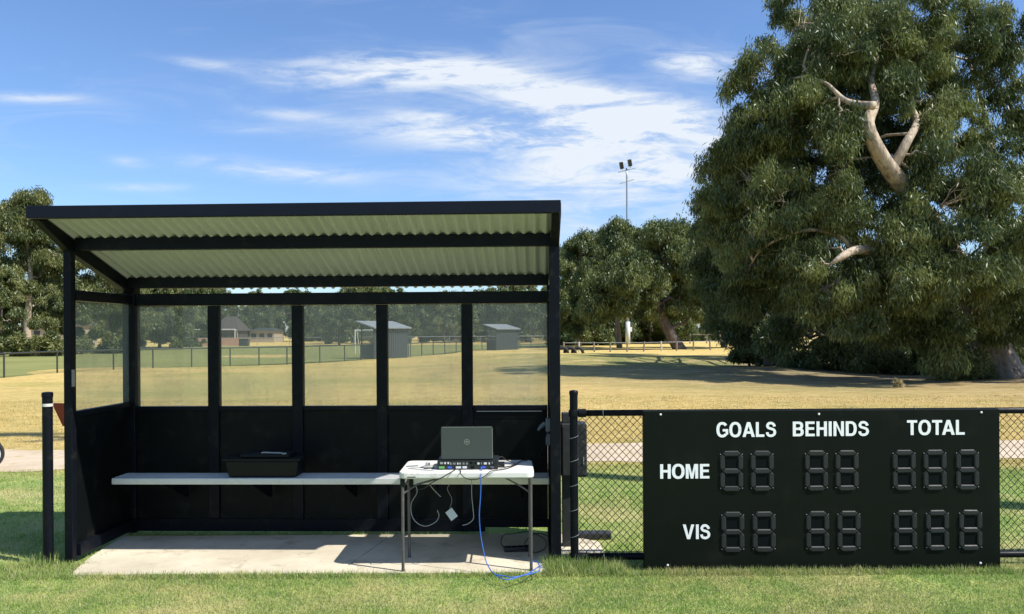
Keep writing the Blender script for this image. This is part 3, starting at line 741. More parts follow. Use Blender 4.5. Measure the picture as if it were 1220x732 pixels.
def glyph(ch):
    """(advance width, list of convex polygons) of bold grotesque capitals, cap height 1"""
    if ch == 'H': w = .72; return w, rect(0, 0, ST, 1)+rect(w-ST, 0, w, 1)+rect(ST, .5-.07, w-ST, .5+.10)
    if ch == 'I': return ST, rect(0, 0, ST, 1)
    if ch == 'L': w = .60; return w, rect(0, 0, ST, 1)+rect(ST, 0, w, HB)
    if ch == 'T': w = .70; return w, rect(0, 1-HB, w, 1)+rect(w/2-ST/2, 0, w/2+ST/2, 1-HB)
    if ch == 'E': w = .64; return w, rect(0, 0, ST, 1)+rect(ST, 0, w, HB)+rect(ST, 1-HB, w-.01, 1)+rect(ST, .44, w-.04, .44+HB)
    if ch == 'N': w = .72; return w, rect(0, 0, ST-.01, 1)+rect(w-ST+.01, 0, w, 1)+[[(ST-.01, .72), (ST-.01, 1), (w-ST+.01, .29), (w-ST+.01, 0)]]
    if ch == 'M':
        w = .84; t = ST-.01; return w, rect(0, 0, t, 1)+rect(w-t, 0, w, 1)+[[(t, .70), (t, 1), (t+.07, 1), (w/2, .32), (w/2, 0), (w/2-.09, 0)], [(w-t, .70), (w/2+.09, 0), (w/2, 0), (w/2, .32), (w-t-.07, 1), (w-t, 1)]]
    if ch == 'V': w = .84; c = w/2; return w, [[(0, 1), (c-.11, 0), (c, 0), (c, .26), (.22, 1)], [(w, 1), (w-.22, 1), (c, .26), (c, 0), (c+.11, 0)]]
    if ch == 'A':
        w = .88; c = w/2; return w, [[(0, 0), (.22, 0), (c, .74), (c, 1), (c-.12, 1)], [(w, 0), (c+.12, 1), (c, 1), (c, .74), (w-.22, 0)], [(.285, .22), (w-.285, .22), (w-.345, .385), (.345, .385)]]
    if ch == 'O': w = .86; return w, arc(w/2, .5, w/2, .52, ST+.005, HB+.005, 0, 360, 48)
    if ch == 'G':
        w = .84; return w, arc(w/2, .5, w/2, .52, ST+.005, HB+.005, 38, 318, 40)+rect(w/2+.03, .38, w, .54)+[[(w-.185, .17), (w-.06, .15), (w, .20), (w, .379), (w-.185, .379)]]
    if ch == 'D': w = .76; return w, rect(0, 0, ST, 1)+rect(ST, 0, .36, HB)+rect(ST, 1-HB, .36, 1)+arc(.36, .5, w-.36, .5, ST, HB, -90, 90, 24)
    if ch == 'B':
        w = .75; return w, rect(0, 0, ST, 1)+rect(ST, 0, .43, HB)+rect(ST, 1-HB+.005, .41, 1)+rect(ST, .43, .43, .43+HB-.01)+arc(.43, .2925, w-.43, .2925, ST, HB, -90, 90, 18)+arc(.41, .72, w-.035-.41, .28, ST-.01, HB, -90, 90, 18)
    if ch == 'S':
        w = .72; t = .088; ctr = ell(w/2, .725, w/2-t-.005, .725-.45-t+.10, 22, 90, 6)
        pts = [(w-.115, .70), (w-.15, .80), (w-.24, .895), (w/2-.01, .93), (.20, .905), (.115, .80), (.108, .70), (.17, .615), (.30, .565), (.43, .53), (.55, .475), (w-.108, .38), (w-.098, .27), (w-.145, .165), (w-.25, .095), (w/2, .07), (.20, .095), (.11, .19), (.09, .305)]
        pts = [p for p in cat_rom([(x, 0, z) for x, z in pts], 3)]; out = []; L_, R_ = [], []
        for k, p in enumerate(pts):
            d = (pts[min(k+1, len(pts)-1)]-pts[max(k-1, 0)]).normalized(); nrm = Vector((-d.z, 0, d.x)); th = t*(1.13-.18*abs(d.x))
            L_.append((p.x+nrm.x*th, p.z+nrm.z*th)); R_.append((p.x-nrm.x*th, p.z-nrm.z*th))
        return w, [[L_[k], L_[k+1], R_[k+1], R_[k]] for k in range(len(pts)-1)]
def word(s_, x0, x1, z0, z1, y, mat, parent, ext=.0022, gap=.10):
    ws_ = [glyph(c) for c in s_]; gaps = [(-.02 if s_[i:i+2] in ('TA', 'LA') else gap*(.8 if s_[i] in 'OGA' or s_[i+1] in 'OGAV' else 1.25)) for i in range(len(s_)-1)]
    tot_ = sum(w_[0] for w_ in ws_)+sum(gaps); k_ = (x1-x0)/tot_; hz = z1-z0; cx_ = 0
    for i, (w_, polys) in enumerate(ws_):
        mb = MB()
        for q, pl in enumerate(polys):
            P2 = [(x0+(cx_+x)*k_, z0+z*hz) for x, z in pl]
            ar = sum(P2[j][0]*P2[(j+1) % len(P2)][1]-P2[(j+1) % len(P2)][0]*P2[j][1] for j in range(len(P2)))
            if ar < 0: P2 = P2[::-1]
            mb.prism(P2, y-ext*(1-.006*q), y)
        mb.build('letter', mat, parent); cx_ += w_+(gaps[i] if i < len(gaps) else 0)
for s, xa, xb, yb_, yt_ in TXT:
    xa_, za = bp_(xa, yb_); xb_, zb = bp_(xb, yt_)
    word(s, xa_, xb_, za, zb, -.0005, M['white_vinyl'], sb)
for sx_, sy_ in ((787, 494), (975.5, 493.5), (1169, 491.5), (795.5, 673.5), (1168, 671)):
    x, z = bp_(sx_, sy_); mb = MB(); mb.tube([(x, .0, z), (x, -.004, z), (x, -.006, z)], [.0075, .0075, .004], 12); mb.build('screw', M['white_metal'], sb)
def seg_mesh(L, T):
    """bevelled hexagonal flap along X, centred"""
    def hexa(l, t): return [(-l/2, 0), (-l/2+t/2, t/2), (l/2-t/2, t/2), (l/2, 0), (l/2-t/2, -t/2), (-l/2+t/2, -t/2)]
    o_, i_ = hexa(L, T), hexa(L-.014, T-.012)
    mb = MB()
    vs = [(x, 0, z) for x, z in o_]+[(x, -.004, z) for x, z in o_]+[(x, -.010, z) for x, z in i_]
    fs = [(i, (i+1) % 6, 6+(i+1) % 6, 6+i) for i in range(6)]+[(6+i, 6+(i+1) % 6, 12+(i+1) % 6, 12+i) for i in range(6)]+[tuple(12+i for i in range(6))]
    mb.add(vs, fs); return mb
DWi, DHe = .158, .272
cols_home = [871.3, 907.8, 972.3, 1008.8, 1076.8, 1113.5, 1152.3]
cols_vis = [872.8, 910, 973.8, 1011, 1078.3, 1116.5, 1156]
T_ = .036
hseg = seg_mesh(DWi-.036, T_); vseg = seg_mesh(DHe/2-.026, T_-.002)
hm = hseg.build('segment', M['digit'], None).data; vm = vseg.build('segment', M['digit'], None).data
for o in [o for o in SC.objects if o.name.startswith('segment')]: bpy.data.objects.remove(o)
for row, (cols, yc) in enumerate(((cols_home, (561.5, 559.8)), (cols_vis, (634, 631.5)))):
    for i, cx in enumerate(cols):
        t = (cx-870)/290; x, z = bp_(cx, yc[0]*(1-t)+yc[1]*t)
        mb = MB(); mb.box(x-.040, x+.040, -.0015, 0.0, z+.014, z+DHe/2-T_-.006); mb.box(x-.040, x+.040, -.0015, 0.0, z-DHe/2+T_+.006, z-.014)
        d = mb.build('digit', M['digit_dark'], sb)
        a_ = DHe/2-T_/2
        for (dx_, dz_, vert) in ((0, a_, 0), (0, 0, 0), (0, -a_, 0), (-DWi/2+T_/2, a_/2, 1), (DWi/2-T_/2, a_/2, 1), (-DWi/2+T_/2, -a_/2, 1), (DWi/2-T_/2, -a_/2, 1)):
            s_ = bpy.data.objects.new('segment', vm if vert else hm); COL.objects.link(s_); s_.parent = d
            s_.location = (x+dx_, -.0005, z+dz_)
            s_.rotation_euler = (0, R(90) if vert else 0, 0)
            if not vert: pass
            s_.rotation_euler = (rnd.uniform(-.05, .05), s_.rotation_euler[1]+rnd.uniform(-.01, .01), rnd.uniform(-.03, .03))
        mb = MB()
        for sx_ in (-1, 1):
            for sz_ in (-1, 1):
                xx, zz = x+sx_*(DWi/2-.006), z+sz_*(DHe/2-.022); mb.tube([(xx, 0, zz), (xx, -.006, zz)], .0032, 8)
        mb.build('rivet', M['galv'], d)

# ------------------------------------------------------------------ electrical cabinet behind the fence
eb = thing('electrical_cabinet', 'dark grey electrical cabinet on a pedestal post behind the fence corner post', 'cabinet', (G(682, 6.0), 6.0, 0))
w = .5*(G(697, 6)-G(667, 6))
MB().box(-w, w, -.1, .1, .53, .925).build('box', M['cabinet'], eb, bevel=.008)
MB().box(-w+.01, w-.01, -.106, -.101, .545, .905).build('door', M['cabinet'], eb, bevel=.003)
MB().box(-w+.01, -w+.07, -.04, .04, .926, 1.0).build('gland', M['cabinet'], eb, bevel=.004)
MB().box(-w+.01, -w+.085, -.04, .04, -.03, .529).build('pedestal', M['cabinet'], eb, bevel=.004)
MB().box(w-.03, w-.022, -.112, -.106, .62, .68).build('handle', M['galv'], eb)
o = MB().box(-.17, .14, -.05, .05, GZ, .04).build('kerb_block', M['cabinet'], bevel=.01, loc=(G(705, 6.25), 6.25, 0)); tag(o, 'low dark block lying on the ground behind the fence mesh', 'block')

# ------------------------------------------------------------------ small spoked wheel (cart) at left edge
wx, wy = G(-17, 9.6), 9.6
wt = thing('golf_trolley', 'black wheel with white spokes of a trolley at the left edge of the path', 'trolley', (wx, wy, GZ), R(36))
def ring_mb(R0, r0, cz, y=0, n=28, m=8):
    return MB().tube([(R0*math.sin(a), y, cz+R0*math.cos(a)) for a in np.linspace(0, 2*math.pi, n+1)], r0, m, cap=False)
for yy in (0, .45):
    wh = ring_mb(.165, .022, .19, yy).build('wheel', M['rubber'], wt, smooth=True)
    ring_mb(.145, .008, .19, yy).build('rim', M['white_metal'], wh)
    mb = MB()
    for k in range(12):
        a = k*math.pi/6; mb.tube([(0, yy, .19), (.143*math.sin(a), yy, .19+.143*math.cos(a))], .006, 6)
    mb.build('spokes', M['white_metal'], wh); MB().tube([(0, yy-.02, .19), (0, yy+.02, .19)], .025, 12).build('hub', M['rubber'], wh)
MB().tube([(0, .02, .19), (0, .43, .19)], .012, 8).build('axle', M['black_steel'], wt)
MB().tube([(0, .22, .19), (-.35, .22, .6), (-.75, .22, 1.0), (-.95, .22, 1.02)], .014, 8).build('handle', M['black_steel'], wt)
MB().tube([(-.12, .22, .12), (-.5, .22, .85)], .11, 14).build('bag', M['plastic_black'], wt)

# ------------------------------------------------------------------ far boundary fence
ff = thing('boundary_fence', 'low dark pipe and mesh fence curving round the green playing field', 'fence', (0, 0, 0))
FH = .93
for (x, y) in FC: MB().tube([(x, y, GZ), (x, y, FH)], .035, 8).build('post', M['fence_far'], ff)
MB().tube([(x, y, FH) for x, y in FC], .035, 8).build('top_rail', M['fence_far'], ff, smooth=True)
def veil(name, d):
    m, nt, out = new_mat(name); tr = nt.nodes.new('ShaderNodeBsdfTransparent'); df = nt.nodes.new('ShaderNodeBsdfDiffuse'); df.inputs[0].default_value = (.03, .035, .03, 1)
    mx = nt.nodes.new('ShaderNodeMixShader'); mx.inputs[0].default_value = d; nt.links.new(tr.outputs[0], mx.inputs[1]); nt.links.new(df.outputs[0], mx.inputs[2]); nt.links.new(mx.outputs[0], out.inputs[0]); return m
M['mesh_far'] = veil('far_wire_mesh', .16)
mb = MB(); vs = []
for x, y in FC: vs += [(x, y, 0), (x, y, FH)]
mb.add(vs, [(2*i, 2*i+2, 2*i+3, 2*i+1) for i in range(len(FC)-1)]); mb.build('wire_mesh', M['mesh_far'], ff)

# far shelters
def far_shelter():
    t = thing('far_team_shelter', '', 'shelter')
    Lr, Ds = 3.0, 1.15
    # local: back wall runs along +X from the origin, side goes along +Y (front is high)
    mb = MB(); mb.box(0, Lr, 0, .05, 0, 1.95)
    for k in range(18): mb.box(.05+k*.187, .11+k*.187, -.02, .0, .02, 1.93)
    mb.build('rear_wall', M['wall_far'], t)
    for x in (0, Lr-.05):
        MB().box(x, x+.05, .06, Ds, 0, .95).build('side_panel', M['wall_far'], t)
        MB().box(x+.02, x+.026, .06, Ds-.03, .96, 1.9).build('window_pane', M['window'], t)
        MB().box(x-.01, x+.06, Ds-.03, Ds+.04, 0, 2.25).build('post', M['wall_far'], t)
    mb = MB(); xa, xb = -.15, Lr+.15
    mb.add([(x, y, z+dz) for dz in (0, .07) for x in (xa, xb) for y, z in ((-.25, 1.93), (Ds+.4, 2.38))],
           [(0, 1, 3, 2), (4, 6, 7, 5), (0, 4, 5, 1), (2, 3, 7, 6), (0, 2, 6, 4), (1, 5, 7, 3)])
    mb.build('roof', M['roof_far'], t); return t
fs1 = far_shelter(); fs1['label'] = 'nearer of the two far shelters, grey roof, beyond the fourth window'; fs1['group'] = 'far shelters beside the oval'
fs1.location = (G(445, 50.5), 50.5, GZ+.02); fs1.rotation_euler = (0, 0, R(52))
fs2 = copy_tree(fs1); fs2['label'] = 'farther small shelter with grey roof seen through the rightmost window'
fs2.location = (G(591, 73), 73, .0); fs2.rotation_euler = (0, 0, R(48))

# goals
def goal(W, H, loc, rz, label, r_=.06):
    t = thing('soccer_goal', label, 'goal', loc, rz, 'soccer goals on the oval')
    for x in (0, W): MB().tube([(x, 0, 0), (x, 0, H)], r_, 8).build('goal_post', M['white_metal'], t)
    MB().tube([(0, 0, H), (W, 0, H)], r_, 8).build('crossbar', M['white_metal'], t)
    mb = MB()
    for x in (0, W): mb.tube([(x, 0, H), (x, .8, H*.95), (x, 1.8, 0)], .03, 6)
    mb.tube([(0, 1.8, .03), (W, 1.8, .03)], .03, 6); mb.build('back_frame', M['white_metal'], t); return t
goal(7.3, 2.44, (G(224, 124), 124, .0), 0, 'wide white soccer goal seen through the first and second windows')
goal(3.6, 1.87, (G(423, 62), 62, .02), 0, 'small white soccer goal beside the nearer far shelter', .04)

# second far fence with light rails
f2 = thing('perimeter_fence', 'thin grey rail fence across the dry grass behind the goals', 'fence')
ptsf = [(x, 128+4*math.sin(x*.02)) for x in range(-90, 21, 5)]
for x, y in ptsf: MB().tube([(x, y, GZ), (x, y, 1.1)], .05, 6).build('post', M['galv'], f2)
MB().tube([(x, y, 1.1) for x, y in ptsf], .045, 6).build('rail', M['galv'], f2)
# pink wall, bin
pw = MB().box(-4.6, 4.6, 0, .25, 0, 1.15).build('brick_wall', M['pink_wall'], loc=(G(246, 112), 116, .0)); tag(pw, 'low pinkish brick wall beyond the field under the wide goal', 'wall')
bi = thing('utility_box', 'grey utility box at the far edge of the field right of the wide goal', 'box', (G(287, 112), 113, 0))
MB().box(-.65, .65, 0, .8, 0, 1.0).build('cabinet', M['wall_far'], bi, bevel=.05); MB().box(-.7, .7, -.05, .85, 1.001, 1.08).build('lid', M['galv'], bi)
# far houses
def house(name, px, Y, W, H, roofh, wall, roof, label, z=0):
    t = thing(name, label, 'house', (G(px, Y), Y, z)); D = 7
    wl = MB().box(-W/2, W/2, 0, D, 0, H).build('wall', wall, t)
    mb = MB(); e = .5
    mb.add([(-W/2-e, -e, H), (W/2+e, -e, H), (W/2+e, D+e, H), (-W/2-e, D+e, H), (-W/4, D/2, H+roofh), (W/4, D/2, H+roofh)],
           [(3, 2, 1, 0), (0, 1, 5, 4), (1, 2, 5), (2, 3, 4, 5), (3, 0, 4)]); mb.build('roof', roof, t)
    for k in range(3):
        x = -W/2+(k+.5)*W/3; f_ = MB().box(x-.6, x+.6, -.05, 0, H*.35, H*.8).build('window', wall, t); MB().box(x-.5, x+.5, -.07, -.051, H*.39, H*.76).build('pane', M['glass_dark'], f_)
    return t
house('house', 268, 158, 4.6, 2.4, 2.9, M['tile_far'], M['tile_far'], 'far house with brown hipped roof seen through the second window')
house('house', 312, 165, 5.0, 2.4, .7, M['brick_far'], M['wall_far'], 'small cream house with low dark roof right of the wide goal')
house('house', 548, 150, 5, 2.6, 1.6, M['brick_far'], M['roof_far'], 'pale cottage among trees seen through the fourth window')
house('house', 62, 125, 7, 3.2, 2, M['brick_far'], M['tile_far'], 'brown walled house behind the left trees near the image edge')

# ------------------------------------------------------------------ floodlight poles
def floodlight(px, Y, H, label, loc=None):
    x = G(px, Y); t = thing('floodlight_pole', label, 'floodlight', loc or (x, Y, 0))
    MB().tube([(0, 0, 0), (0, 0, 3)], [.32, .30], 14).build('base_sleeve', M['pale_pole'], t, smooth=True)
    MB().tube([(0, 0, 3), (0, 0, H*.5), (0, 0, H-1.2), (-.05, 0, H)], [.2, .16, .11, .10], 12).build('pole', M['galv'], t, smooth=True)
    for z, a in ((H-.25, 1.15), (H-1.75, .95)):
        MB().beam((-a, -.2, z-.30), (a, .2, z+.30), .12, .12).build('crossarm', M['galv'], t)
    for xx, zz in ((-.62, H-.18), (.48, H+.15)):
        l = MB(); l.box(-.24, .24, -.22, .22, .12, 1.0); l.box(-.03, .03, -.05, .05, -.1, .12)
        o = l.build('lamp', M['lamp_glass'], t, bevel=.03); o.location = (xx, 0, zz); o.rotation_euler = (R(20), R(-12), 0)
        g_ = MB().box(-.2, .2, -.235, -.222, .17, .95).build('lamp_glass', M['glass_dark'], o)
    MB().box(.3, .55, -.1, .1, 1.7, 2.3).build('switch_box', M['white_metal'], t)
    return t
floodlight(748, 105, 23.2, 'tall thin floodlight pole with two lamps rising above the middle trees')
floodlight(0, 0, 23, 'tall floodlight pole standing right of the scoreboard, casting the thin shadow on the grass', loc=(9.2, 5.24, 0))

# ------------------------------------------------------------------ trees
def leaf_cloud(rg, centers, radii, n, L, W, droop=.8, squash=.8):
    m = len(centers); idx = rg.choice(m, n, p=radii**2/np.sum(radii**2))
    d = rg.normal(size=(n, 3)); d /= np.linalg.norm(d, axis=1)[:, None]
    r = radii[idx]*(rg.uniform(0, 1, n)**.6)*rg.uniform(.7, 1.25, n)
    off = d*r[:, None]; off[:, 2] *= (squash*rg.uniform(.8, 1.7, m))[idx]; off[:, 2] -= .25*radii[idx]*(np.hypot(d[:, 0], d[:, 1]))**2
    b = centers[idx]+off
    a = rg.normal(size=(n, 3))*.55; a[:, 2] -= droop*1.5; a /= np.linalg.norm(a, axis=1)[:, None]
    s = np.cross(a, rg.normal(size=(n, 3))); s /= np.linalg.norm(s, axis=1)[:, None]
    l = L*rg.uniform(.6, 1.3, n)[:, None]; w = W*rg.uniform(.6, 1.3, n)[:, None]/2
    v = np.stack([b, b+a*l*.45+s*w, b+a*l, b+a*l*.45-s*w], 1)
    return v.reshape(-1, 3)
def sub_clumps(rg, lobes, per, rmin, rmax, shell=.55):
    C, Rr, own = [], [], []
    for i, (c, e) in enumerate(lobes):
        vol = (e[0]*e[1]*e[2])**(1/3); k = max(4, int(per*vol**1.7))
        for _ in range(k):
            d = rg.normal(size=3); d /= np.linalg.norm(d); r = rg.uniform(shell, 1.0)
            C.append(np.array(c)+d*np.array(e)*r); Rr.append(rg.uniform(rmin, rmax)); own.append(i)
    return np.array(C), np.array(Rr), own
def wob(rg, a, b, n=5, amp=.12, sag=0):
    a, b = np.array(a, float), np.array(b, float); Ln = np.linalg.norm(b-a); out = []
    off = rg.normal(size=(n+1, 3))*amp*Ln*.5
    for i in range(n+1):
        t = i/n; out.append(tuple(a+(b-a)*t+off[i]*math.sin(math.pi*t)+np.array([0, 0, sag*math.sin(math.pi*t)*Ln])))
    return out
def make_tree(name, label, base, trunk, trad, lobes, nleaf, L, W, per=5, rmin=.5, rmax=.9, leaf='leaf_gum', bk='bark_pale', seed=1, group=None, droop=.8, extra=None, twigs=.35, shell=.55, cat='tree', limb_r=.12, dry=0, tb_=None):
    rg = np.random.default_rng(seed); bx, by, bz = base
    t = thing(name, label, cat, base, 0, group)
    tr = [tuple(np.array(p)-np.array(base)) for p in trunk]
    pts = cat_rom(tr, 4) if len(tr) > 2 else [Vector(p) for p in tr]
    rad = list(np.interp(np.linspace(0, 1, len(pts)), np.linspace(0, 1, len(trad)), trad))
    MB().tube(pts, rad, 12).build('trunk', M[tb_ or bk], t, smooth=True)
    lob = [(tuple(np.array(c)-np.array(base)), e) for c, e in lobes]
    C, Rr, own = sub_clumps(rg, lob, per, rmin, rmax, shell)
    br = MB(); tp_ = [np.array(p) for p in pts]
    if extra:
        for e_ in extra:
            ep = cat_rom([tuple(np.array(p)-np.array(base)) for p in e_[0]], 5)
            er = list(np.interp(np.linspace(0, 1, len(ep)), np.linspace(0, 1, len(e_[1])), e_[1]))
            MB().tube(ep, er, 9).build('limb', M[bk], t, smooth=True)
            tp_ += [np.array(p) for p in ep[2:]]
    half = len(tp_)//3; few = len(lob) <= 4
    for i, (c, e) in enumerate(lob):
        c = np.array(c); cand = tp_[half:]
        s = min(cand, key=lambda q: np.linalg.norm(q-c)+max(0, q[2]-c[2])*.8)
        if few: br = MB()
        w = wob(rg, s, c, 6, .14, .05); br.tube(w, list(np.linspace(limb_r, limb_r*.22, 7)), 6, cap=False)
        for j in [j for j in range(len(own)) if own[j] == i]:
            if rg.uniform() < twigs: br.tube(wob(rg, w[4], C[j], 4, .16), list(np.linspace(limb_r*.35, limb_r*.08, 5)), 4, cap=False)
        if few: br.build('branch', M[bk], t, smooth=True)
    if not few: br.build('branches', M[bk], t, smooth=True)
    fast_mesh('crown', leaf_cloud(rg, C, Rr, nleaf, L, W, droop), 4, M[leaf], t)
    return t

def lobe(px, py, Y, rx, ry, rd=None):
    v = P(px, py, Y); k = Y/F
    return (tuple(v), (rx*k, (rd if rd else (rx+ry)/2)*k, ry*k))
# --- giant gum on the right
gb = (G(1186, 26.5), 26.5, ground_z(G(1186, 26.5), 26.5))
extraA = [
    ([P(1150, 330, 26.2), P(1105, 262, 25.3), P(1070, 215, 24.3), P(1052, 190, 23.9), P(1034, 150, 23.7), P(1043, 122, 24.2), P(1038, 95, 25.2), P(1046, 60, 26.6), P(1040, 20, 28)], [.40, .34, .27, .24, .20, .13, .09, .05, .02]),
    ([P(1041, 126, 23.2), P(1020, 124, 23.7), P(1004, 118, 23.9), P(985, 100, 24.2), P(965, 92, 24.8)], [.13, .10, .08, .05, .02]),
    ([P(1062, 205, 24.2), P(1080, 170, 24.0), P(1092, 145, 24.6), P(1082, 118, 25.2), P(1090, 90, 26.4), P(1084, 60, 27.4)], [.17, .14, .11, .07, .04, .02]),
    ([P(1150, 335, 26.4), P(1095, 330, 25.6), P(1048, 325, 25.2), P(1020, 327, 24.8), P(980, 345, 25)], [.32, .25, .17, .10, .03]),
    ([P(1150, 320, 26.4), P(1090, 305, 25), P(1025, 300, 24.6), P(1000, 282, 24.5), P(965, 274, 24.5), P(930, 284, 24.9), P(905, 300, 25.6), P(890, 325, 26.5)], [.3, .2, .085, .065, .055, .042, .03, .015]),
    ([P(1045, 300, 24.5), P(1022, 298, 23.9), P(1003, 306, 23.5), P(988, 316, 23.5)], [.16, .14, .11, .02]),
    ([P(1170, 350, 26.5), P(1188, 250, 27), P(1176, 150, 28.5), P(1150, 60, 29.8)], [.34, .24, .10, .04]),
    ([P(1186, 260, 27), P(1225, 200, 28.5), P(1260, 120, 29.5)], [.2, .12, .06]),
]
lobA = [lobe(*a) for a in (
    (960, 20, 27, 62, 52), (1020, 45, 28, 60, 60), (905, 85, 26, 45, 42), (930, 150, 26, 62, 50), (880, 165, 27, 44, 42), (985, 70, 25.5, 50, 45), (1075, 20, 26, 60, 50), (1130, 45, 27, 60, 50),
    (872, 225, 27, 44, 48), (930, 235, 25.5, 55, 45), (985, 215, 28, 50, 55), (1010, 165, 29.5, 50, 50), (1100, 90, 28.5, 50, 45), (1065, 70, 30, 60, 50),
    (1110, 235, 24, 48, 34), (1150, 225, 23, 50, 42), (1195, 240, 24, 50, 48), (1090, 290, 23.5, 48, 42), (1150, 300, 22.5, 60, 45), (1205, 320, 24, 55, 50), (1030, 265, 26.5, 45, 35),
    (1185, 35, 27, 34, 42), (1188, 95, 28, 24, 30), (1240, 130, 28, 40, 45), (1250, 230, 27, 50, 60), (1122, 165, 27.5, 40, 34), (1085, 145, 30, 45, 50), (980, 340, 25, 58, 36), (905, 300, 26, 50, 34), (1060, 345, 24, 55, 38), (1140, 365, 24.5, 52, 34),
    (1215, 380, 25, 40, 30), (900, 355, 28, 48, 36), (1000, 150, 23.6, 24, 26), (1070, 250, 23.6, 26, 18), (1012, 225, 24, 30, 22), (1120, 130, 24.5, 26, 26), (985, 250, 24.4, 30, 16), (1068, 90, 24.2, 22, 22), (960, 310, 24, 30, 16), (1095, 55, 25, 40, 34), (1110, 185, 23.6, 22, 18), (1030, 345, 23.8, 40, 16), (1170, 400, 30, 40, 26), (1120, 400, 25, 40, 24), (900, 190, 28, 50, 50), (945, 110, 28, 60, 50), (960, 200, 29, 60, 60), (900, 265, 28.5, 50, 40), (1000, 100, 29.5, 60, 50), (868, 185, 27, 30, 30), (862, 258, 27, 32, 30), (1010, 30, 30, 70, 50), (1050, 190, 29.5, 60, 50), (950, 300, 28, 60, 40), (1130, 420, 24.8, 30, 20), (1195, 420, 31, 40, 30), (1060, 380, 25.5, 44, 24), (1020, 255, 24.2, 34, 20), (985, 290, 24, 24, 12), (935, 262, 24.2, 28, 12), (1075, 110, 24.2, 26, 24), (1000, 60, 24.6, 40, 36), (1050, 40, 24.6, 44, 36), (960, 130, 24.6, 40, 36), (1110, 210, 24.2, 30, 22), (1175, 175, 25.6, 26, 26), (1150, 130, 26, 24, 20), (1300, 250, 26, 70, 70), (1320, 120, 27, 80, 70), (1390, 210, 25, 70, 70), (1290, 360, 23.5, 60, 38), (1380, 340, 24, 60, 40), (1230, 300, 22.6, 46, 38), (1100, 330, 22.8, 44, 26), (1020, 375, 23.8, 36, 20), (1210, 60, 27, 26, 34))]  # lobes beyond the right frame edge added to throw shade on the ground
make_tree('gum_tree', 'huge spreading gum tree with pale bare limbs filling the right side', gb,
          [gb, P(1182, 420, 26.5), P(1172, 385, 26.5), P(1158, 345, 26.3)], [.95, .62, .55, .45], lobA, 640000, .20, .036, per=15, rmin=.2, rmax=.58, seed=3, extra=extraA, twigs=.35, limb_r=.05, tb_='bark_mid')  # trunk gets darker bark than the limbs to imitate crown shade
# --- second gum, left of it and behind
b2 = (G(922, 37), 37, ground_z(G(922, 37), 37))
make_tree('gum_tree', 'dark drooping gum tree behind and left of the huge one, foliage nearly touching ground', b2,
          [b2, P(920, 400, 37), P(935, 360, 37), P(945, 300, 36.5)], [.5, .38, .32, .22],
          [lobe(*a) for a in ((868, 300, 36, 44, 46), (915, 345, 35, 50, 42), (975, 385, 32, 50, 34), (1030, 395, 32, 45, 32), (1085, 400, 31, 48, 32), (1130, 405, 31, 30, 28), (1000, 425, 31, 40, 16), (1060, 425, 30.5, 40, 18), (1110, 430, 30, 40, 16), (950, 425, 33, 34, 14), (855, 268, 44, 40, 38), (880, 228, 44, 40, 34), (850, 322, 46, 34, 30), (905, 290, 45, 44, 34), (930, 330, 44, 44, 30), (872, 240, 54, 44, 34), (905, 200, 55, 50, 34), (852, 300, 54, 36, 30), (890, 330, 53, 44, 30), (880, 380, 37, 36, 30), (960, 320, 36, 50, 50), (1010, 350, 36, 50, 40), (925, 260, 37, 50, 50), (940, 405, 34, 42, 26))],  # deeper rear lobes added to cast shade over the ground behind
          270000, .25, .05, per=7, rmin=.45, rmax=.9, leaf='leaf_deep', bk='bark_dark', seed=9, twigs=.25)
# --- understorey
def shrub(name, label, px, py, Y, lobes, n, seed, leaf='leaf_deep', L=.16, W=.045, group=None, bk='bark_dark', rmin=.22, rmax=.45, per=14):
    b = (G(px, Y), Y, ground_z(G(px, Y), Y))
    lb = [lobe(*a) for a in lobes]; c0 = lb[0][0]
    return make_tree(name, label, b, [b, tuple((np.array(b)*.5+np.array(c0)*.5)), c0], [.07, .05, .03], lb, n, L, W, per=per, rmin=rmin, rmax=rmax, leaf=leaf, bk=bk, seed=seed, group=group, cat='shrub', limb_r=.03, droop=.2)
shrub('shrub', 'broad leafy shrub at the left foot of the dark drooping gum', 893, 430, 39, [(885, 415, 39, 20, 12), (905, 418, 38.5, 14, 12)], 9000, 21, 'leaf_olive', .22, .09)
shrub('shrub', 'dark scrubby undergrowth filling the shade beneath the huge gum', 1060, 440, 30, [(1040, 425, 30, 40, 16), (1090, 428, 29.5, 40, 16), (985, 425, 31, 36, 16), (1135, 428, 29, 32, 20)], 42000, 22)
shrub('shrub', 'grey twiggy shrub against the trunk of the huge gum', 1158, 450, 26, [(1155, 425, 25.3, 12, 26), (1135, 445, 25.6, 15, 10), (1172, 435, 25.5, 8, 20)], 9000, 23, 'leaf_olive', .13, .03)
shrub('shrub', 'yellow green bush right of the huge trunk at the image edge', 1222, 425, 32, [(1214, 405, 32, 14, 16), (1235, 415, 32, 20, 26)], 9000, 24, 'leaf_dry')
o = shrub('grass_tuft', 'pale straw tuft on the grass at the edge of the gum tree shade', 1071, 460, 22.6, [(1070, 460, 22.6, 5, 5)], 900, 25, 'straw', .16, .03, rmin=.05, rmax=.1, per=60); o['category'] = 'tuft'

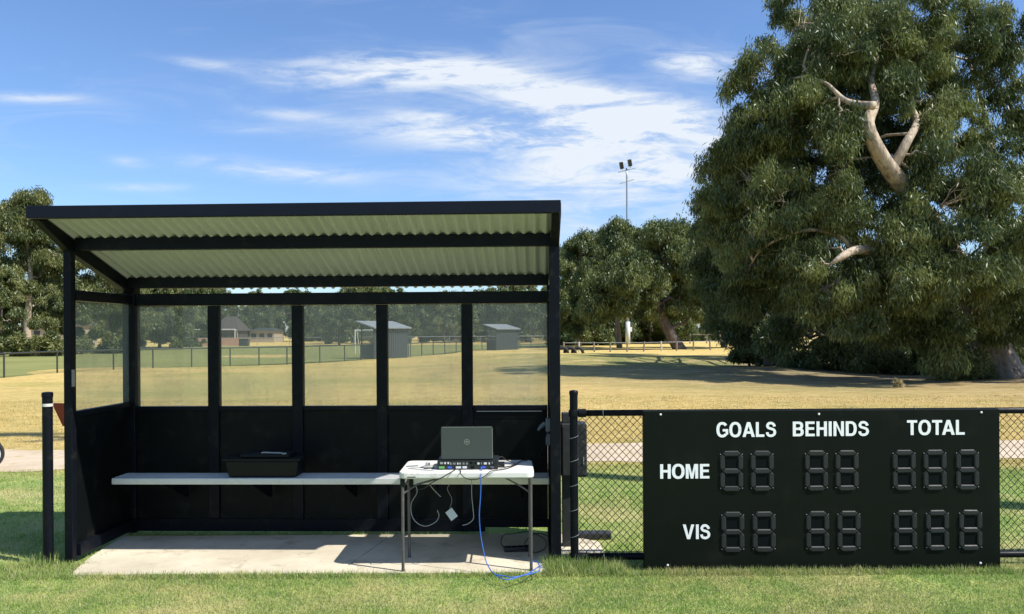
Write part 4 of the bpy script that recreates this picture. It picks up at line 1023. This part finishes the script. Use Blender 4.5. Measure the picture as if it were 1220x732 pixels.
# --- middle trees
def auto_tree(name, label, px, py_base, Y, top, wpx, seed, leaf='leaf_gum', bk='bark_mid', n=60000, L=.4, W=.12, lean=0, group=None, low=.12, nl=11, tall=1):
    rg = np.random.default_rng(seed); x = G(px, Y); z0 = ground_z(x, Y)
    H = P(px, top, Y).z-z0; wr = wpx*Y/F/2; b = (x, Y, z0)
    lb = []
    for k in range(nl):
        t = (k+.5)/nl; zz = z0+H*(low+.12+(.80-low)*t)
        env = wr*(.55+.6*math.sin(math.pi*min(1, .25+.72*t)))*.72
        a = k*2.4+rg.uniform(-.5, .5); rr = env*rg.uniform(.35, .85) if t < .88 else env*.25
        e = wr*rg.uniform(.30, .46)
        lb.append(((x+lean*t+rr*math.cos(a), Y+rr*math.sin(a), zz), (e*1.1, e, min(e*.8, H*.17))))
    tops = z0+H
    lb.append(((x+lean, Y, tops-H*.13), (wr*.36, wr*.34, H*.12)))
    tr = [b, (x+lean*.3+rg.uniform(-.2, .2), Y, z0+H*.22), (x+lean*.7+rg.uniform(-.4, .4), Y, z0+H*.45), (x+lean, Y, z0+H*.7)]
    r0 = H*.03
    return make_tree(name, label, b, tr, [r0*.8, r0*.6, r0*.45, r0*.2], lb, int(n*1.7), L*.8, W*.72, per=3.6, rmin=H*.035, rmax=H*.085, leaf=leaf, bk=bk, seed=seed, group=group, twigs=.2, limb_r=H*.009)
mg = 'row of trees between the shelter and the huge gum'
auto_tree('gum_tree', 'rounded tree just right of the shelter, leftmost of the middle row', 690, 412, 92, 283, 92, 31, 'leaf_gum', n=60000, L=.45, W=.14, group=mg, low=.02)
auto_tree('gum_tree', 'bushy green tree in front of the floodlight pole', 738, 412, 84, 262, 110, 32, 'leaf_gum', n=75000, L=.42, W=.13, group=mg, low=.16)
b3 = (G(808, 74), 74, ground_z(G(808, 74), 74))
make_tree('gum_tree', 'tree with thick dark leaning trunk in the middle row', b3, [P(812, 420, 74), P(797, 395, 74), P(786, 372, 74), P(775, 345, 74)], [.62, .5, .4, .25],
          [lobe(*a) for a in ((800, 300, 74, 45, 34), (760, 335, 72, 42, 30), (835, 315, 74, 40, 38), (825, 275, 76, 42, 30), (790, 360, 75, 40, 22), (850, 365, 74, 34, 26), (720, 350, 73, 34, 26), (860, 330, 75, 36, 36), (780, 285, 76, 36, 26))],
          160000, .34, .09, per=3, rmin=.5, rmax=1.4, leaf='leaf_gum', bk='bark_dark', seed=33, group=mg, limb_r=.2)
auto_tree('gum_tree', 'dark low tree behind the floodlight pole base', 775, 412, 114, 296, 120, 34, 'leaf_deep', n=60000, L=.5, W=.16, group=mg, low=0)
auto_tree('gum_tree', 'dark dense tree behind the leftmost tree of the middle row', 705, 412, 112, 284, 140, 38, 'leaf_deep', n=70000, L=.5, W=.17, group=mg, low=0)
auto_tree('gum_tree', 'light green tree filling the gap left of the dark drooping gum', 862, 412, 82, 268, 90, 35, 'leaf_gum', n=60000, L=.42, W=.12, group=mg, low=.05)
for i, (px, yy, w) in enumerate(((842, 66, .16), (925, 70, .2), (947, 66, .13))):
    pass
for i, (px, Y, w, h, lbl) in enumerate(((690, 100, 34, 14, 'dark thicket behind the tyres right of the shelter'), (722, 116, 30, 15, 'dark thicket left of the floodlight pole base'), (778, 116, 34, 15, 'dark thicket right of the floodlight pole base'),
        (828, 135, 30, 9, 'low dark thicket beyond the leaning trunk'), (875, 135, 30, 10, 'low thicket beyond the left foot of the drooping gum'))):
    cy = HY+1500/Y-h*.75
    shrub('thicket', lbl, px, 0, Y, [(px, cy, Y, w, h), (px-w*.5, cy+h*.2, Y+.5, w*.6, h*.8), (px+w*.5, cy+h*.1, Y-.5, w*.6, h*.8)], 26000, 160+i, 'leaf_deep', .4, .15, group='thickets under the middle trees', rmin=.5, rmax=1.0, per=4)
# --- left trees
lg = 'trees beyond the field at the left'
auto_tree('gum_tree', 'tall gum with pale trunk at the left edge, rising above the shelter roof', 32, 415, 78, 221, 120, 41, 'leaf_olive', 'bark_pale', n=85000, L=.42, W=.12, group=lg)
auto_tree('gum_tree', 'gum tree seen between the shelter posts under the roof end', 128, 415, 84, 262, 115, 42, 'leaf_olive', 'bark_mid', n=75000, L=.42, W=.12, group=lg)
auto_tree('gum_tree', 'bright rounded tree low at the left image edge', 2, 415, 66, 318, 90, 43, 'leaf_olive', 'bark_mid', n=50000, L=.36, W=.11, group=lg, low=.02)
auto_tree('gum_tree', 'tall gum cut by the left image edge behind the rounded tree', -35, 415, 84, 235, 110, 44, 'leaf_olive', 'bark_pale', n=60000, L=.42, W=.12, group=lg)
auto_tree('gum_tree', 'smaller tree behind the shelter left side window', 190, 415, 96, 325, 110, 45, 'leaf_gum', 'bark_mid', n=60000, L=.42, W=.13, group=lg, low=.02)
auto_tree('gum_tree', 'grey green tree filling the first rear window', 215, 412, 104, 338, 90, 46, 'leaf_gum', 'bark_mid', n=50000, L=.42, W=.13, group=lg, low=.02)
auto_tree('gum_tree', 'shorter olive tree right of the tall pale trunked gum', 84, 415, 74, 330, 70, 47, 'leaf_olive', 'bark_mid', n=45000, L=.36, W=.11, group=lg, low=.05)
for i, (px, Y, w, h, lbl) in enumerate(((45, 62, 26, 12, 'rounded olive bush by the fence at the far left'), (15, 63, 22, 8, 'low olive bush at the left image edge'), (118, 70, 36, 10, 'wide low bush behind the shelter side window'), (70, 66, 18, 9, 'small olive bush just left of the front post'))):
    hz = P(px, HY+1600/Y*.95, Y)
    cy = HY+1500/Y-h*.8
    shrub('bush', lbl, px, 0, Y, [(px, cy, Y, w, h), (px+w*.6, cy+h*.3, Y+.5, w*.6, h*.6)], 9000, 60+i, 'leaf_olive', .3, .11, group='bushes below the left trees', rmin=.3, rmax=.6, per=6)

# --- distant belt of trees behind the field: prototypes copied
protos = []
for k in range(4):
    H = 10+k*.6
    p = auto_tree('distant_tree', '', 610, 400, 140, HY-(H-1.6)*F/140, 70+8*k, 80+k, ('leaf_gum', 'leaf_deep', 'leaf_olive', 'leaf_gum')[k], 'bark_pale' if k % 2 else 'bark_mid', n=26000, L=.55, W=.2, low=0, nl=9)
    protos.append(p)
rg = random.Random(99); placed = []
spots = []
for px in range(-40, 700, 24): spots.append((px+rg.uniform(-8, 8), rg.uniform(172, 205), rg.uniform(.95, 1.3)))
for px in range(395, 700, 26): spots.append((px+rg.uniform(-6, 6), rg.uniform(122, 145), rg.uniform(.72, .95)))
for px in range(700, 1300, 34): spots.append((px+rg.uniform(-6, 6), rg.uniform(150, 180), rg.uniform(1.0, 1.4)))
shapes = ['round crowned', 'dark dense', 'olive leafed', 'pale trunked']
def where(px, Y):
    if px < 76: return 'left of the shelter beyond the field'
    wins = [(150, 252, 'first'), (252, 352, 'second'), (352, 455, 'third'), (455, 557, 'fourth'), (557, 665, 'fifth')]
    for a, b, n in wins:
        if a <= px < b: return 'seen through the %s rear window' % n
    return 'far behind the shelter side window' if px < 150 else 'in the far belt behind the middle row'
for i, (px, Y, s) in enumerate(spots):
    k = rg.randrange(4); t = protos[k] if protos[k] not in placed else copy_tree(protos[k])
    placed.append(t); x = G(px, Y); t.location = (x, Y, GZ); t.rotation_euler = (0, 0, rg.uniform(0, 6.28)); t.scale = (s*rg.uniform(.95, 1.2), s*rg.uniform(.9, 1.15), s)
    t['label'] = '%s distant tree %s, %s' % (shapes[k], where(px, Y), 'in the nearer rank' if Y < 150 else 'in the rear rank')
    t['group'] = 'distant trees: %s %s %s' % (shapes[k], where(px, Y), 'near' if Y < 150 else 'rear')
for p in protos:
    if p not in placed:
        for c in [c for c in SC.objects if c.parent == p]: bpy.data.objects.remove(c)
        bpy.data.objects.remove(p)
# dark tree standing alone right of the third window
auto_tree('distant_tree', 'lone dark tree with trunk at the field end seen through the third window', 404, 407, 118, 350, 62, 97, 'leaf_deep', 'bark_dark', n=40000, L=.5, W=.17, low=.10)

# wooden paddock posts behind the middle trees
pf = thing('post_and_wire_fence', 'sparse wooden post and wire fence beneath the middle trees', 'fence')
prev = None
for i, px in enumerate((672, 690, 708, 727, 747, 767, 788, 806, 826, 846, 866, 884)):
    Y = 66+i*.3; x = G(px, Y); z = ground_z(x, Y); h = .85
    MB().tube([(x, Y, z), (x+rnd.uniform(-.05, .05), Y, z+h)], .07, 7).build('post', M['wood_pale'] if px in (788, 690) else M['wood'], pf)
    cur = (x, Y, z+h*.9)
    if prev: MB().tube([prev, cur], .015, 4).build('wire', M['galv'], pf)
    prev = cur
pf2 = thing('post_and_rail_fence', 'farther wooden fence on dry grass seen under the drooping gum', 'fence')
prev = None
for i, px in enumerate((822, 842, 858, 872, 890, 908)):
    Y = 112; x = G(px, Y); MB().tube([(x, Y, GZ), (x, Y, 1.3)], .1, 6).build('post', M['wood'], pf2)
    if prev: MB().tube([prev, (x, Y, 1.2)], .05, 5).build('rail', M['wood'], pf2)
    prev = (x, Y, 1.2)
# tyres half buried
for i, px in enumerate((670, 679, 688)):
    Y = 62+i*.2
    t = MB().tube([(.42*math.cos(a), 0, .42*math.sin(a)) for a in np.linspace(-.1, math.pi+.1, 15)], .12, 10).build('half_buried_tyre', M['rubber'], smooth=True, loc=(G(px, Y), Y, ground_z(G(px, Y), Y)))
    tag(t, 'black tyre half buried in the grass, %s of three right of the shelter' % ('leftmost', 'middle', 'rightmost')[i], 'tyre', 'tyres set in the grass')

# ------------------------------------------------------------------ sky and sun
sun_vec = Vector((.75, -.34, 1)).normalized()
elev = math.asin(sun_vec.z); az = math.atan2(sun_vec.x, sun_vec.y)
sd = bpy.data.lights.new('sun', 'SUN'); sd.energy = 4.2; sd.angle = R(.53); sd.color = (1, .955, .88)
so = bpy.data.objects.new('sun', sd); COL.objects.link(so); so.rotation_mode = 'QUATERNION'; so.rotation_quaternion = sun_vec.to_track_quat('Z', 'Y'); so.location = (20, -10, 30)
w = bpy.data.worlds.new('World'); SC.world = w; w.use_nodes = True; nt = w.node_tree; nt.nodes.clear()
out = nt.nodes.new('ShaderNodeOutputWorld'); bg = nt.nodes.new('ShaderNodeBackground'); nt.links.new(bg.outputs[0], out.inputs[0]); bg.inputs[1].default_value = .1
sky = nt.nodes.new('ShaderNodeTexSky'); sky.sky_type = 'NISHITA'; sky.sun_disc = False; sky.sun_elevation = elev; sky.sun_rotation = az
sky.air_density = 1.0; sky.dust_density = .6; sky.ozone_density = 1.6; sky.altitude = 50
tc = nt.nodes.new('ShaderNodeTexCoord').outputs['Generated']
sep = nt.nodes.new('ShaderNodeSeparateXYZ'); nt.links.new(tc, sep.inputs[0])
yy = math_n(nt, 'MAXIMUM', sep.outputs[1], .08)
u = math_n(nt, 'DIVIDE', sep.outputs[0], yy); v = math_n(nt, 'DIVIDE', sep.outputs[2], yy)
cmb = nt.nodes.new('ShaderNodeCombineXYZ'); nt.links.new(u, cmb.inputs[0]); nt.links.new(v, cmb.inputs[1])
# wispy cirrus: stretched noise with placed density
n1 = noise(nt, scaled(nt, cmb.outputs[0], (4.5, 22, 1)), 1, 10, .62, .9)
n2 = noise(nt, scaled(nt, cmb.outputs[0], (13, 52, 1)), 1, 8, .68, 1.4)
n3 = noise(nt, scaled(nt, cmb.outputs[0], (1.3, 4, 1)), 1, 4, .5, .3)
tot = None
for (px, py, rx, ry, s, sl) in ((450, 86, 125, 19, 1.0, -.02), (560, 84, 70, 12, .6, .1), (650, 112, 90, 15, .7, .12), (735, 128, 105, 17, 1.15, .12), (600, 160, 150, 16, .95, .04), (700, 165, 130, 26, .9, .05), (790, 190, 110, 42, .85, 0),
        (690, 215, 140, 22, .55, 0), (822, 76, 38, 15, .8, .05), (870, 80, 40, 12, .6, 0), (300, 198, 70, 9, .55, .12), (385, 207, 60, 9, .5, .02), (243, 74, 32, 5, .55, .12), (35, 113, 60, 5, .6, .05), (355, 136, 50, 6, .45, .1),
        (168, 221, 42, 4, .45, 0), (153, 191, 18, 5, .45, .1), (700, 262, 90, 30, .5, 0), (300, 152, 40, 5, .25, 0), (520, 140, 60, 7, .5, .1)):
    u0, v0 = (px-CX)/F, (HY-py)/F; v0 += 0
    du = math_n(nt, 'SUBTRACT', u, u0); dv_ = math_n(nt, 'SUBTRACT', v, v0)
    dv_ = math_n(nt, 'ADD', dv_, math_n(nt, 'MULTIPLY', du, sl))
    a = math_n(nt, 'MULTIPLY', du, F/rx); b = math_n(nt, 'MULTIPLY', dv_, F/ry)
    e = math_n(nt, 'MULTIPLY', math_n(nt, 'POWER', 2.71828, math_n(nt, 'MULTIPLY', math_n(nt, 'ADD', math_n(nt, 'MULTIPLY', a, a), math_n(nt, 'MULTIPLY', b, b)), -.8)), s)
    tot = e if tot is None else math_n(nt, 'ADD', tot, e)
nn = math_n(nt, 'ADD', math_n(nt, 'MULTIPLY', n1, .65), math_n(nt, 'MULTIPLY', n2, .35))
nn = ramp(nt, nn, .36, .62)
cl = math_n(nt, 'MULTIPLY', math_n(nt, 'MINIMUM', tot, 1.25), math_n(nt, 'MULTIPLY_ADD', nn, 1.15, .13))
thin = math_n(nt, 'MULTIPLY', ramp(nt, math_n(nt, 'MULTIPLY', n1, n3), .24, .45), .22)
cl = math_n(nt, 'ADD', cl, thin, clamp=True)
cl = math_n(nt, 'MULTIPLY', cl, math_n(nt, 'GREATER_THAN', sep.outputs[2], 0))
cl = math_n(nt, 'MINIMUM', cl, .96)
tint = nt.nodes.new('ShaderNodeMix'); tint.data_type = 'RGBA'; tint.blend_type = 'MULTIPLY'; tint.inputs[0].default_value = 1
nt.links.new(sky.outputs[0], tint.inputs[6]); tint.inputs[7].default_value = (.76, .92, 1.15, 1)
nt.links.new(mixc(nt, cl, tint.outputs[2], (5.2, 5.6, 6.1)), bg.inputs[0])

SC.view_settings.view_transform = 'Standard'; SC.view_settings.look = 'None'; SC.view_settings.gamma = 1; SC.view_settings.exposure = .7
SC.cycles.max_bounces = 8; SC.cycles.transparent_max_bounces = 16; SC.cycles.diffuse_bounces = 3; SC.cycles.glossy_bounces = 2
